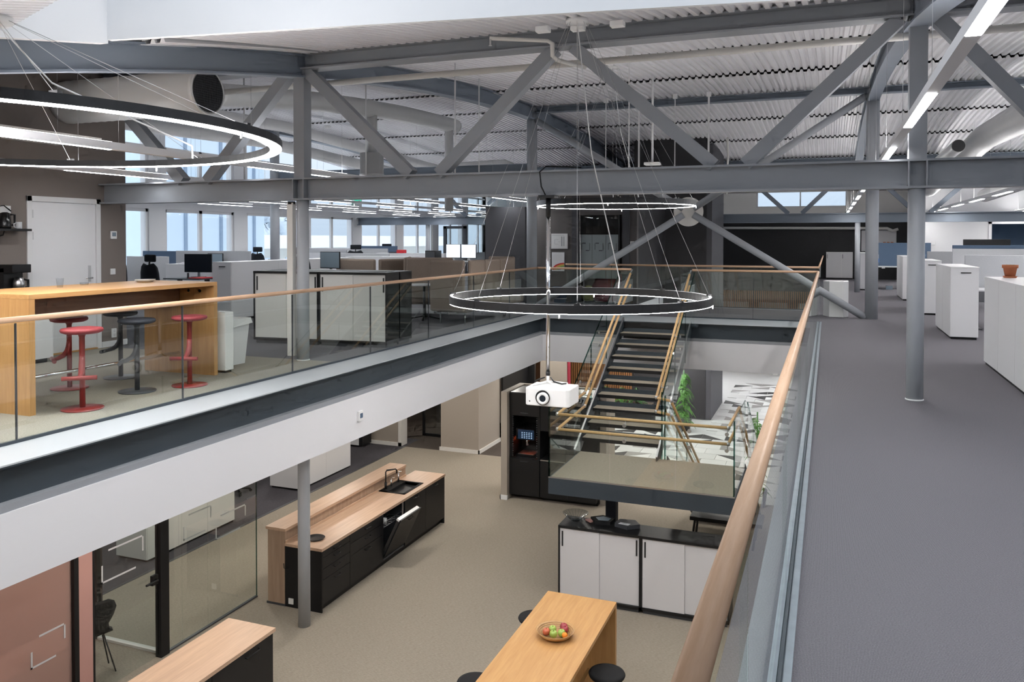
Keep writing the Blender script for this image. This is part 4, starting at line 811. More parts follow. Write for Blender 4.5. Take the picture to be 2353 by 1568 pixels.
def monitor(label, loc, rz, w=.55, h=.32, zc=1.12, m='screen', zdesk=.73):
    t = thing('monitor', label, 'monitor', (loc[0], loc[1], zdesk), rz); zc -= zdesk
    B().box(-w/2, -.012, zc-h/2, w/2, .02, zc+h/2).obj('casing', 'black', t, local=True, bevel=.004); B().box(-w/2+.012, -.014, zc-h/2+.016, w/2-.012, -.012, zc+h/2-.012).obj('display', m, t, local=True)
    B().box(-.03, .02, 0, .03, .04, zc).obj('stand', 'steel_brushed', t, local=True); B().box(-.12, -.08, 0, .12, .1, .012).obj('foot', 'black', t, local=True); return t
screen('nearest grey felt screen right of the white cabinets', 2.42, 5.5, 17.6, 17.66, .45, 1.34, 'felt_grey'); desk('white desk behind the second white cabinet', 2.45, 4.2, 16.7, 17.55); B_ = None
screen('pale felt screen with blue cap on the right', 2.75, 5.2, 21.9, 21.96, .55, 1.5, 'felt_light', 'felt_blue'); desk('white desk behind the blue-capped screen', 2.8, 5.1, 22.0, 22.8)
monitor('wide black monitor standing behind the blue-capped screen', (3.55, 22.5), math.pi, 1.0, .4, 1.44); monitor('second black monitor at the right edge behind the screen', (4.75, 22.5), math.pi, .85, .38, 1.42)
screen('blue felt screen before the black far wall', 1.45, 3.2, 30.6, 30.66, .72, 1.52, 'felt_blue'); desk('white desk below the blue felt screen', 1.4, 3.0, 29.8, 30.55)
screen('grey felt screen piece beside the nearest round column', 2.35, 2.95, 23.3, 23.36, .45, 1.33, 'felt_grey')
k = thing('paper_note', 'white and blue sheet pinned to the blue screen', 'paper', (1.5, 30.59, .9)); B().box(1.47, 30.585, .98, 1.6, 30.598, 1.12).obj('sheet', 'paper', k); B().box(1.47, 30.583, .84, 1.62, 30.598, .98).obj('lower_sheet', 'blue_plain', k)
k = thing('wall_poster', 'grey poster with red letters on the black far wall', 'poster', (1.7, 36.38, 1.5)); B().box(1.25, 36.37, 1.15, 2.55, 36.395, 2.0).obj('board', 'cab_grey', k)
for i, x in enumerate((2.06, 2.2, 2.34)): B().box(x, 36.36, 1.42, x+.10, 36.37, 1.53).box(x+.03, 36.355, 1.42, x+.07, 36.36, 1.47).obj('letter_mark', 'terracotta', k)
k = thing('wall_sensor', 'small white sensor on the far white wall', 'sensor', (3.62, 33.98, 1.5)); B().box(3.55, 33.97, 1.43, 3.69, 34.0, 1.57).obj('case', 'plastic_white', k, bevel=.01)
k = thing('wall_outlet', 'white outlet low on the black far wall', 'outlet', (2.1, 36.38, .5)); B().box(2.02, 36.36, .45, 2.14, 36.4, .57).obj('plate', 'plastic_white', k)
k = thing('floor_cable', 'grey cable box lying on the carpet under the far desk', 'cable', (2.0, 29.6, 0)); B().box(1.75, 29.2, 0, 1.95, 29.45, .12).obj('box', 'screen_light', k); B().tube([(1.2, 29.4, .015), (1.6, 29.3, .015), (2.2, 29.5, .015), (2.6, 29.3, .015)], .012, 6).obj('cable', 'graphite', k)
# ---- office side, left
def chair(label, loc, rz, head=True, group='office chairs'):
    t = thing('office_chair', label, 'chair', loc, rz, group)
    B().lathe([(0, .0), (.2, .0), (.235, .03), (.225, .07), (0, .085)], (0, 0, .43), 24).obj('seat', 'chair_fabric', t, local=True)
    n = 9; b = B()
    rows = [(.50, .19), (.58, .22), (.72, .235), (.86, .22), (.95, .19), (.99, .13)]
    for z, w in rows:
        for i in range(n):
            u = -1+2*i/(n-1); b.v.append((u*w, .22-.05*(1-u*u)*-1-.0+.04*math.sin((z-.5)*2), z))
    for r in range(len(rows)-1):
        for i in range(n-1): b.f.append((r*n+i, r*n+i+1, (r+1)*n+i+1, (r+1)*n+i)); b.sm.append(True)
    o = b.obj('backrest', 'chair_fabric', t, local=True); so = o.modifiers.new('thick', 'SOLIDIFY'); so.thickness = .06; so.offset = 1
    if head: B().cbox((0, .27, 1.1), (.30, .05, .12)).obj('headrest', 'chair_fabric', t, local=True, bevel=.02); B().cyl((0, .29, .95), (0, .28, 1.06), .015, 8).obj('headrest_stem', 'black', t, local=True)
    B().cyl((0, 0, .1), (0, 0, .43), .03, 12).obj('gas_spring', 'black', t, local=True)
    for i in range(5):
        a = i*2*math.pi/5; B().bar((0, 0, .10), (.3*math.cos(a), .3*math.sin(a), .07), .05, .03).cyl((.3*math.cos(a), .3*math.sin(a)-.012, .03), (.3*math.cos(a), .3*math.sin(a)+.012, .03), .03, 10).obj('base_arm', 'black', t, local=True)
    return t
R = math.radians
c0 = chair('black office chair with headrest behind the bar table', (-11.85, 12.2, .0), R(165)); c0.scale = (1.15, 1.15, 1.15)
dup(c0, (-15.6, 15.1, 0), R(120), 'black office chair at the far left window desk'); dup(c0, (-14.8, 19.0, 0.07), R(170), 'black office chair left of the mezzanine column top'); dup(c0, (-10.4, 14.8, .12), R(175), 'black office chair right of the mezzanine column')
dup(c0, (-13.3, 21.5, .12), R(190), 'black office chair behind the brown sofa backs'); dup(c0, (-15.0, 26.2, .12), R(200), 'most distant black office chair near the windows')
white_cab('long white cabinet row behind the bar table end', -11.52, -11.06, 13.1, 17.6, 1.17, 2); white_cab('white low cabinet at the taupe wall corner', -13.6, -12.2, 14.0, 14.45, 1.08, 0, handle=False)
white_cab('white cabinet row beyond the brown sofas', -12.2, -10.2, 19.0, 19.45, 1.16, 0, handle=False); white_cab('white cabinet with red box near the windows', -12.9, -10.6, 21.8, 22.2, 1.2, 0, handle=False)
desk('dark desk with monitor behind the bar table', -12.5, -11.6, 12.8, 13.5, .84, 'graphite'); monitor('black monitor above the oak bar table', (-12.15, 13.4), R(10), .62, .38, 1.13, 'screen', .84)
monitor('small dark monitor against the grey screen', (-13.1, 15.0), R(10), .38, .3, 1.15, 'screen_light', .8); desk('white desk by the grey felt screen', -14.2, -12.4, 14.7, 15.15, .8)
screen('grey felt screen below the left windows', -14.45, -12.3, 15.2, 15.26, .5, 1.35, 'felt_grey'); screen('blue felt screen at the far left window', -16.9, -14.5, 16.6, 16.66, .5, 1.31, 'felt_blue'); screen('small pale felt screen at the far left', -16.2, -14.9, 15.4, 15.46, .5, 1.2, 'felt_light')
desk('white window desk left of the column', -16.8, -13.7, 20.0, 20.8, 1.0); screen('pale felt screen behind the mezzanine column', -15.0, -13.4, 20.9, 20.96, .6, 1.3, 'felt_grey')
monitor('pale backed monitor right of the mezzanine column', (-9.95, 14.9), R(-5), .52, .36, 1.18, 'screen_light', .8); desk('dark desk carrying the pale backed monitor', -10.6, -9.5, 14.6, 15.3, .8, 'graphite')
screen('long pale felt screen under the middle windows', -16.7, -13.2, 23.0, 23.06, .6, 1.32, 'felt_light'); screen('second pale felt screen behind the brown sofas', -14.4, -11.6, 20.3, 20.36, .6, 1.22, 'felt_light'); screen('dark blue screen beside the distant chair', -15.8, -14.2, 25.4, 25.46, .6, 1.38, 'felt_blue')
desk('dark desk with two lit monitors by the meeting room', -10.3, -9.3, 19.7, 20.4, 1.0, 'black'); monitor('left lit white monitor near the glass room', (-10.2, 21.6), R(-8), .5, .4, 1.28, 'monitor_lit', 1.0); monitor('right lit white monitor near the glass room', (-9.62, 21.4), R(-8), .5, .4, 1.28, 'monitor_lit', 1.0)
desk('desk under the lit white monitors', -10.6, -9.2, 21.2, 22.0, 1.0, 'cab_white')
k = thing('computer_case', 'black computer case on the dark desk', 'computer', (-9.98, 19.9, 1.0)); B().box(-10.15, 19.7, 1.0, -9.85, 20.1, 1.32).obj('case', 'black', k, bevel=.01); B().box(-10.14, 19.69, 1.03, -9.86, 19.7, 1.29).obj('front', 'graphite', k)
k = thing('red_box', 'small red box on the distant white cabinet', 'box', (-12.1, 22.0, 1.2)); B().box(-12.25, 21.9, 1.2, -12.02, 22.1, 1.3).obj('box', 'red_plain', k); B().box(-12.5, 21.88, 1.2, -12.3, 22.05, 1.24).obj('folder', 'ink', k)
k = thing('red_folder', 'red folder lying on the dark desk', 'folder', (-11.75, 13.2, .84)); B().box(-11.95, 12.9, .84, -11.62, 13.3, .855).obj('folder', 'red_plain', k); B().cyl((-12.0, 12.95, .84), (-12.0, 12.95, .95), .02, 10).obj('pen_pot', 'ink', k)
k = thing('desk_papers', 'white papers on the corner window desk', 'paper', (-13.0, 14.2, 1.08)); B().box(-13.3, 14.05, 1.08, -12.9, 14.35, 1.10).box(-13.2, 14.05, 1.10, -12.95, 14.3, 1.12).obj('papers', 'paper', k)
k = thing('headphones', 'black headphones on a white cabinet', 'headphones', (-13.6, 18.8, 1.1)); B().tube([(-13.68, 18.5, 1.11), (-13.66, 18.5, 1.2), (-13.6, 18.5, 1.24), (-13.54, 18.5, 1.2), (-13.52, 18.5, 1.11)], .012, 8).obj('headband', 'black', k); B().cyl((-13.69, 18.5, 1.12), (-13.65, 18.5, 1.12), .035, 12).cyl((-13.55, 18.5, 1.12), (-13.51, 18.5, 1.12), .035, 12).obj('ear_cups', 'black', k)
white_cab('white cabinet carrying the headphones', -14.2, -13.0, 18.3, 18.7, 1.085, 0, handle=False)
# brown high-back sofas
def panel_sofa(label, segs, seat, zt=1.22):
    x, y = segs[0][0]; t = thing('high_back_sofa', label, 'sofa', (x, y, 0))
    for (p, q) in segs: B().bar((*p, .25+(zt-.25)/2), (*q, .25+(zt-.25)/2), .085, zt-.25).obj('back_panel', 'sofa', t, bevel=.04)
    B().box(*seat[:2], .22, *seat[2:], .45).obj('seat_cushion', 'sofa', t, bevel=.03)
    for cx in (seat[0]+.08, seat[2]-.08):
        for cy in (seat[1]+.08, seat[3]-.08): B().cyl((cx, cy, 0), (cx, cy, .22), .015, 8).obj('leg', 'steel_brushed', t)
    return t
panel_sofa('brown high-back sofa beside the glass railing', [((-7.15, 14.1), (-6.42, 14.1)), ((-6.36, 14.16), (-6.36, 14.85)), ((-6.36, 14.9), (-6.36, 15.65)), ((-6.36, 15.7), (-6.36, 16.5))], (-7.1, 14.2, -6.42, 16.4), 1.23)
panel_sofa('left brown high-back sofa behind the black cabinets', [((-10.05, 15.3), (-9.1, 15.35)), ((-9.05, 15.4), (-8.75, 16.1))], (-10.0, 15.4, -9.15, 16.1), 1.2); panel_sofa('middle brown high-back sofa with angled wings', [((-8.72, 16.2), (-8.35, 15.3)), ((-8.33, 15.3), (-7.45, 15.75))], (-8.2, 15.7, -7.5, 16.3), 1.24)
panel_sofa('farthest brown high-back sofa near the dark partition', [((-7.05, 16.75), (-6.42, 16.75))], (-7.0, 16.85, -6.45, 17.4), 1.25)
k = thing('star_base_table', 'round table with black star base between the sofas', 'table', (-7.6, 14.9, 0)); B().lathe([(0, .70), (.4, .70), (.4, .72), (0, .72)], (-7.62, 14.75, 0), 28).obj('table_top', 'cab_grey', k); B().cyl((-7.62, 14.75, .05), (-7.62, 14.75, .7), .025, 12).obj('column', 'black', k)
for i in range(4): a = .4+i*math.pi/2; B().bar((-7.62, 14.75, .08), (-7.62+.32*math.cos(a), 14.75+.32*math.sin(a), .02), .04, .025).obj('foot', 'black', k)
# glass meeting room at the back left
mr = thing('meeting_room_front', 'glass meeting room front with black frames beside the dark partition', 'glass partition', (-9.4, 22, 0))
for a, c in ((-9.95, -9.36), (-9.3, -9.02), (-8.98, -8.7)): B().box(a, 22, .03, c, 22.012, 2.85).obj('pane', 'glass_clear', mr)
B().box(-9.36, 21.97, 0, -9.3, 22.03, 2.2).obj('door_post', 'black', mr); B().box(-9.02, 21.97, 0, -8.96, 22.03, 2.3).obj('door_post', 'black', mr); B().box(-9.95, 21.97, 2.86, -8.0, 22.03, 3.3).obj('head_panel', 'screen_light', mr); B().box(-9.95, 21.98, 0, -8.2, 22.03, .03).obj('floor_track', 'graphite', mr)
B().box(-9.3, 25.5, 0, -8.9, 25.6, 2.0).obj('inner_door', 'taupe', mr)
k = thing('doorway_frame', 'black door frame before the far white office wall', 'door frame', (-16, 34, 0)); B().box(-16.55, 33.95, 0, -16.4, 34.05, 2.22).box(-15.55, 33.95, 0, -15.4, 34.05, 2.22).box(-16.55, 33.95, 2.1, -15.4, 34.05, 2.22).obj('frame', 'graphite', k); B().box(-16.4, 34, 0, -15.55, 34.01, 2.1).obj('pane', 'glass_clear', k)
k = thing('exit_sign', 'green emergency exit sign hanging in the office', 'sign', (-16.9, 26.9, 3.0)); B().box(-17.0+.0, 26.85, 2.98, -16.55, 26.88, 3.14).obj('panel', 'sign_green', k); B().box(-16.95, 26.84, 3.02, -16.86, 26.85, 3.11).obj('pictogram', 'plastic_white', k); B().prism_y([(-16.7, 3.03), (-16.62, 3.10), (-16.62, 3.06), (-16.58, 3.06), (-16.58, 3.10)], 26.84, 26.85).obj('arrow_mark', 'plastic_white', k); B().cyl((-16.8, 26.87, 3.14), (-16.8, 26.87, 3.7), .005, 6).obj('rod', 'white', k)
# whiteboard and rainbow poster on the brown wall
k = thing('whiteboard', 'small white planning board on the brown wall', 'whiteboard', (-6.53, 20.28, 1.58)); B().box(-6.76, 20.27, 1.38, -6.31, 20.3, 1.78).obj('frame', 'cab_grey', k); B().box(-6.745, 20.266, 1.395, -6.325, 20.27, 1.765).obj('board', 'plastic_white', k)
b = B()
for x0, z0, x1, z1 in ((-6.66, 1.5, -6.56, 1.505), (-6.66, 1.62, -6.56, 1.625), (-6.66, 1.5, -6.655, 1.625), (-6.56, 1.56, -6.5, 1.565), (-6.48, 1.45, -6.45, 1.70), (-6.42, 1.45, -6.40, 1.70), (-6.73, 1.73, -6.4, 1.737)): b.box(x0, 20.262, z0, x1, 20.266, z1)
b.obj('drawn_lines', 'felt_grey', k)
k = thing('rainbow_poster', 'white poster with a rainbow at its foot', 'poster', (-6.57, 20.28, 1.05)); B().box(-6.74, 20.275, .80, -6.40, 20.3, 1.29).obj('sheet', 'paper', k)
for i, m_ in enumerate(('red_plain', 'orange_plain', 'yellow', 'green_plain', 'violet_plain')):
    r0, r1 = .25-.035*i, .215-.035*i; pts = []
    N_ = 14
    for j in range(N_+1): a = math.pi/2+(math.pi/2)*j/N_; pts.append((-6.40+r0*1.3*math.cos(a), .83+r0*.75*math.sin(a)))
    for j in range(N_, -1, -1): a = math.pi/2+(math.pi/2)*j/N_; pts.append((-6.40+r1*1.3*math.cos(a), .83+r1*.75*math.sin(a)))
    B().prism_y(pts, 20.270, 20.275).obj('rainbow_band', m_, k)
b = B()
for i in range(6): b.box(-6.70, 20.271, 1.08+.03*i, -6.46, 20.275, 1.085+.03*i)
b.obj('text_lines', 'cab_grey', k)
k = thing('wall_panel_display', 'small white control display on the dark pier', 'display', (-4.6, 20.28, 1.6)); B().box(-4.66, 20.265, 1.45, -4.52, 20.3, 1.58).obj('case', 'plastic_white', k, bevel=.004); B().box(-4.63, 20.262, 1.5, -4.55, 20.266, 1.55).obj('display', 'graphite', k)
k = thing('bean_bag', 'crumpled red bean bag behind the glazed front', 'bean bag', (-5.4, 21.1, 0)); b = B(); b.lathe([(0, 0), (.42, .0), (.52, .15), (.5, .38), (.38, .62), (.18, .78), (0, .8)], (-5.35, 21.0, 0), 28)
rb = random.Random(3); b.v = [(x+.02*rb.uniform(-1, 1), y+.02*rb.uniform(-1, 1), z+.015*rb.uniform(-1, 1)) for x, y, z in b.v]; b.obj('bag', 'red_bag', k)
tag(B().lathe([(0, 0), (.12, .0), (.2, .12), (.18, .28), (.08, .4), (0, .42)], (-5.88, 20.75, 0), 20).obj('cushion', 'yellow'), 'yellow round cushion behind the glazed front', 'cushion')
k = thing('bucket', 'blue lidded bucket beside the brown wall', 'bucket', (-6.45, 20.1, 0)); B().lathe([(0, 0), (.15, 0), (.19, .36), (.2, .36), (.2, .4), (0, .4)], (-6.45, 20.08, 0), 24).obj('bucket', 'felt_blue', k)
for z in (.1, .2, .3): B().lathe([(.165+z*.1, z), (.172+z*.1, z+.01), (.165+z*.1, z+.02)], (-6.45, 20.08, 0), 24).obj('hoop', 'felt_light', k)
# ================================================================== LOWER FLOOR
CZ = -2.71
# kitchen island: base units, worktop, raised back shelf
ys = [9.63, 10.355, 11.335, 12.04, 12.80, 13.555]
def unit(label, y0, y1, drawers=None, door=True, open_door=False):
    t = thing('kitchen_unit', label, 'kitchen unit', (-6.85, (y0+y1)/2, LO)); XF = -6.605
    if open_door:
        b = B(); b.box(-7.18, y0, LO+.1, -7.16, y1, CZ-.04).box(-7.18, y0, LO+.1, XF, y0+.02, CZ-.04).box(-7.18, y1-.02, LO+.1, XF, y1, CZ-.04).box(-7.18, y0, LO+.1, XF, y1, LO+.13).box(-7.18, y0, CZ-.06, XF, y1, CZ-.04); b.obj('tub', 'graphite', t)
    else: B().box(-7.18, y0, LO+.1, XF, y1, CZ-.04).obj('carcass', 'black', t)
    B().box(-7.15, y0, LO, XF-.05, y1, LO+.1).obj('plinth', 'black', t)
    def handle(parent, y, z): B().tube([(XF+.019, y-.075, z), (XF+.045, y-.07, z-.005), (XF+.045, y+.07, z-.005), (XF+.019, y+.075, z)], .006, 6).obj('handle', 'black', parent)
    if drawers:
        for i, (a, c) in enumerate(zip(drawers, drawers[1:])):
            d = B().box(XF, y0+.003, c+.003, XF+.019, y1-.003, a-.003).obj('drawer_front', 'black', t, bevel=.0015); handle(d, (y0+y1)/2, a-.05)
    elif not open_door:
        d = B().box(XF, y0+.003, LO+.105, XF+.019, y1-.003, CZ-.045).obj('door', 'black', t, bevel=.0015); handle(d, (y0+y1)/2, CZ-.09)
    return t
zt = CZ-.045
u1 = unit('black four-drawer unit at the near end of the kitchen island', ys[0]+.02, ys[1], [zt, -2.85, -3.01, -3.165, LO+.105])
unit('black three-drawer unit of the kitchen island', ys[1], ys[2], [zt, -2.90, -3.08, LO+.105])
dw = unit('dishwasher with half open door in the kitchen island', ys[2], ys[3], open_door=True)
# tilted dishwasher door
m_ = Matrix.Translation((-6.60, 0, LO+.17)) @ Matrix.Rotation(math.radians(26), 4, 'Y')
d = B().box(0, ys[2]+.006, 0, .02, ys[3]-.006, .70).xf(m_).obj('door', 'black', dw); B().box(-.05, ys[2]+.02, .02, 0, ys[3]-.02, .66).xf(m_).obj('door_liner', 'steel_brushed', d); B().box(-.055, ys[2]+.006, .665, .0, ys[3]-.03, .70).xf(m_).obj('control_edge', 'plastic_white', d)
B().tube([m_ @ Vector(p) for p in ((.02, ys[2]+.28, .64), (.045, ys[2]+.285, .635), (.045, ys[2]+.42, .635), (.02, ys[2]+.425, .64))], .006, 6).obj('handle', 'black', d)
rk = B()
for i in range(9): y = ys[2]+.05+i*.075; rk.cyl((-7.1, y, -3.0), (-6.62, y, -3.0), .003, 5)
for x in (-7.1, -6.86, -6.62): rk.cyl((x, ys[2]+.03, -3.0), (x, ys[3]-.03, -3.0), .003, 5); rk.cyl((x, ys[2]+.03, -2.92), (x, ys[3]-.03, -2.92), .003, 5)
rk.obj('dish_rack', 'steel_brushed', dw); B().box(-6.62, ys[3]-.06, -3.0, -6.60, ys[3]-.03, CZ-.06).obj('side_strip', 'steel_brushed', dw); B().lathe([(0, 0), (.03, 0), (.035, .09), (.032, .09), (.028, .005), (0, .005)], (-6.68, ys[2]+.2, -2.99), 16).obj('rinsed_cup', 'plastic_white', dw)
unit('black sink cabinet of the kitchen island', ys[3], ys[4]); unit('black end cabinet of the kitchen island', ys[4], ys[5]-.02)
k = thing('end_panel', 'black end panel of the kitchen island near the column', 'panel', (-6.9, ys[0], LO)); B().box(-7.2, ys[0], LO, -6.586, ys[0]+.02, CZ-.04).obj('panel', 'black', k); B().box(-7.14, ys[0]-.012, LO+.05, -7.06, ys[0], LO+.13).obj('wall_socket', 'plastic_white', k)
k = thing('end_panel', 'black far end panel of the kitchen island', 'panel', (-6.9, ys[5], LO)); B().box(-7.2, ys[5]-.02, LO, -6.586, ys[5], CZ-.04).obj('panel', 'black', k)
wt_ = thing('worktop', 'pale oak worktop of the kitchen island with black sink', 'worktop', (-6.9, 11.6, CZ)); 
SX0, SX1, SY0, SY1 = -7.12, -6.70, 12.25, 12.86
b = B(); b.box(-7.2, ys[0]-.01, CZ-.04, SX0, ys[5]+.01, CZ).box(SX1, ys[0]-.01, CZ-.04, -6.575, ys[5]+.01, CZ).box(SX0, ys[0]-.01, CZ-.04, SX1, SY0, CZ).box(SX0, SY1, CZ-.04, SX1, ys[5]+.01, CZ); b.obj('slab', 'counter_wood', wt_)
ks = thing('kitchen_sink', 'black composite sink set in the pale worktop', 'sink', (-6.9, 12.55, CZ)); b = B()
b.box(-7.19, 12.2, CZ, SX0+.1, 12.9, CZ+.008).box(SX1-.03, 12.2, CZ, -6.68, 12.9, CZ+.008).box(-7.19, 12.2, CZ, -6.68, 12.24, CZ+.008).box(-7.19, 12.86, CZ, -6.68, 12.9, CZ+.008); b.obj('rim', 'black_matt', ks)
b = B(); b.box(SX0+.1, SY0, CZ-.19, SX1-.03, SY1, CZ-.18).box(SX0+.09, SY0, CZ-.19, SX0+.1, SY1, CZ).box(SX1-.03, SY0, CZ-.19, SX1-.02, SY1, CZ).box(SX0+.1, SY0-.01, CZ-.19, SX1-.03, SY0, CZ).box(SX0+.1, SY1, CZ-.19, SX1-.03, SY1+.01, CZ); b.obj('basin', 'black', ks)
B().lathe([(0, 0), (.035, 0), (.035, .006), (0, .006)], (-6.87, 12.5, CZ-.18), 18).obj('drain', 'steel_brushed', ks)
fc_ = thing('kitchen_tap', 'tall square black tap beside the sink', 'tap', (-7.15, 12.4, CZ)); B().cyl((-7.13, 12.35, CZ+.008), (-7.13, 12.35, CZ+.12), .022, 16).obj('tap_body', 'black', fc_); B().tube([(-7.13, 12.35, CZ+.1), (-7.13, 12.35, CZ+.30), (-7.12, 12.37, CZ+.325), (-7.02, 12.50, CZ+.325), (-7.01, 12.52, CZ+.30), (-7.01, 12.52, CZ+.25)], .012, 10).obj('spout', 'black', fc_)
for y, h, lb in ((12.52, .13, 'left chrome soap dispenser at the sink'), (12.78, .17, 'right chrome soap dispenser at the sink')):
    k = thing('soap_dispenser', lb, 'dispenser', (-7.12, y, CZ)); B().cyl((-7.12, y, CZ+.008), (-7.12, y, CZ+h), .016, 14).obj('bottle', 'chrome', k); B().tube([(-7.12, y, CZ+h), (-7.12, y, CZ+h+.03), (-7.06, y, CZ+h+.035)], .006, 8).obj('pump', 'chrome', k)
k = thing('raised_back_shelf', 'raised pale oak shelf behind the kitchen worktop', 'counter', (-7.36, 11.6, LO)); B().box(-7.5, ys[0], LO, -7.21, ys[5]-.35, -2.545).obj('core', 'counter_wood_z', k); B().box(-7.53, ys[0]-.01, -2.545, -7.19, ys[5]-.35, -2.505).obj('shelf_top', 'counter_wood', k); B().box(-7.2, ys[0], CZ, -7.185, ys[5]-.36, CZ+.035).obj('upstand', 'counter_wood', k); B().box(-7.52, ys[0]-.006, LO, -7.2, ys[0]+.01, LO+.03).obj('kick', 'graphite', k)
B().tube([(-7.22, ys[0]-.012, -3.0), (-7.2, ys[0]-.03, -3.06), (-7.17, ys[0]-.025, -3.07), (-7.14, ys[0]-.012, -3.06)], .005, 6).obj('cable_loop', 'black', k)
k = thing('paper_towel_canister', 'brushed steel canister beside the kitchen column', 'canister', (-7.08, 9.9, CZ)); B().cyl((-7.10, 9.88, CZ), (-7.10, 9.88, CZ+.21), .055, 24).obj('body', 'steel_brushed', k); B().lathe([(.055, .21), (.057, .225), (.03, .232), (0, .232)], (-7.10, 9.88, CZ), 24).obj('lid', 'chrome', k)
k = thing('black_tray', 'oval black tray on the worktop behind the column', 'tray', (-6.85, 9.95, CZ)); B().lathe([(0, 0), (.11, 0), (.14, .02), (.132, .02), (.1, .006), (0, .006)], (-6.9, 9.93, CZ), 28).obj('tray', 'black', k)
# foreground counter
k = thing('worktop', 'pale oak worktop of the nearest counter at the bottom left', 'worktop', (-6.05, 5.6, CZ)); B().box(-6.375, 3.4, CZ-.04, -5.725, 7.48, CZ).obj('slab', 'counter_wood', k)
for i in range(4):
    y1 = 7.46-.97*i; y0 = y1-.97
    t = thing('kitchen_unit', ['black unit at the end of the nearest counter', 'second black unit of the nearest counter', 'third black unit of the nearest counter', 'fourth black unit of the nearest counter'][i], 'kitchen unit', (-6.05, y0, LO))
    B().box(-6.35, y0, LO+.1, -5.765, y1, CZ-.04).obj('carcass', 'black', t); B().box(-6.33, y0, LO, -5.81, y1, LO+.1).obj('plinth', 'black', t); d = B().box(-5.765, y0+.003, LO+.105, -5.746, y1-.003, CZ-.045).obj('door', 'black', t); B().tube([(-5.746, y0+.5, CZ-.11), (-5.722, y0+.505, CZ-.115), (-5.722, y0+.72, CZ-.115), (-5.746, y0+.725, CZ-.11)], .006, 6).obj('handle', 'black', d)
# white storage cabinets under the landing
storage('lower white sliding cabinet on the left with glass bowl', (-3.63, 11.24, LO), 0, 1.21, .45, 1.1, cream='cab_grey'); storage('lower white sliding cabinet on the right beside the railing', (-2.42, 11.24, LO), 0, 1.21, .45, 1.1, cream='cab_grey')
TOPZ = LO+1.1
k = thing('glass_bowl', 'large ribbed clear bowl on the lower white cabinet', 'bowl', (-3.46, 11.5, TOPZ)); B().lathe([(0, .006), (.06, .006), (.075, .02), (.19, .115), (.193, .115), (.075, .012), (.06, 0), (0, 0)], (-3.45, 11.52, TOPZ), 40).obj('bowl', 'glass_bowl', k)
for i in range(20): a = 2*math.pi*i/20; B().bar((-3.45+.08*math.cos(a), 11.52+.08*math.sin(a), TOPZ+.022), (-3.45+.185*math.cos(a), 11.52+.185*math.sin(a), TOPZ+.112), .003, .003).obj('rib', 'glass_bowl', k)
def penta(cx, cy, r, rot): return [(cx+r*math.cos(rot+2*math.pi*i/5), cy+r*.8*math.sin(rot+2*math.pi*i/5)) for i in range(5)]
k = thing('pentagon_box', 'left black five-sided box with mirror inset', 'box', (-3.05, 11.62, TOPZ)); B().prism(penta(-3.06, 11.6, .19, .5), TOPZ, TOPZ+.05).obj('box', 'black_matt', k); B().prism(penta(-3.05, 11.6, .12, .5), TOPZ+.05, TOPZ+.053).obj('inset', 'screen_light', k)
k = thing('pentagon_box', 'right black five-sided box with a white card', 'box', (-2.72, 11.55, TOPZ)); B().prism(penta(-2.68, 11.55, .19, 1.1), TOPZ, TOPZ+.06).obj('box', 'graphite', k); B().prism([(-2.79, 11.44), (-2.64, 11.42), (-2.62, 11.49), (-2.77, 11.51)], TOPZ+.06, TOPZ+.063).obj('card', 'paper', k); B().box(-2.73, 11.46, TOPZ+.063, -2.67, 11.468, TOPZ+.064).obj('card_text', 'ink', k)
tag(B().prism([(-3.32, 11.58), (-3.22, 11.5), (-3.18, 11.56), (-3.27, 11.64)], TOPZ, TOPZ+.02).obj('gift_card', 'pink'), 'small pink card between bowl and black box', 'card')
# lower oak bar table, stools, fruit
bar_table('oak bar table on the lower floor with a fruit bowl', -3.08, -2.245, 6.72, 9.15, LO, -2.55, .1)
sb = thing('bar_stool', 'black bar stool right of the lower oak table', 'stool', (-2.10, 8.15, LO), R(200), 'black bar stools'); stool_parts(sb, 'black_matt', 'black')
dup(sb, (-3.22, 9.05, LO), R(20), 'black bar stool left of the far end of the oak table'); dup(sb, (-2.10, 7.2, LO), R(180), 'black bar stool at the bottom edge right of the oak table')
sg = thing('bar_stool', 'grey topped bar stool with black rim left of the oak table', 'stool', (-3.3, 7.5, LO), R(10), 'black bar stools'); stool_parts(sg, 'black_matt', 'black'); B().lathe([(0, .779), (.165, .776)], n=36).obj('seat_pad', 'felt_grey', sg, local=True)
FX, FY, FZ = -2.65, 8.12, -2.55
k = thing('fruit_bowl', 'round bamboo bowl holding fruit on the oak table', 'bowl', (FX, FY, FZ)); B().lathe([(0, .004), (.09, .006), (.16, .035), (.2, .075), (.206, .075), (.165, .024), (.09, 0), (0, 0)], (FX, FY, FZ), 44).obj('bowl', 'bamboo', k)
b = B()
for r_, z_ in ((.13, .026), (.15, .036), (.17, .05), (.185, .064)): b.lathe([(r_-.002, z_), (r_, z_+.003), (r_+.002, z_)], (FX, FY, FZ), 44)
b.obj('coil_lines', 'oak_dark', k)
mat('apple_green', (.33, .45, .09), .35, noise=(18, .2)); mat('apple_red', (.36, .045, .055), .3, noise=(14, .4)); mat('apple_orange', (.55, .13, .06), .35, noise=(14, .35)); mat('tangerine', (.85, .26, .02), .5, bump=(120, .2)); mat('stem', (.12, .07, .03), .8)
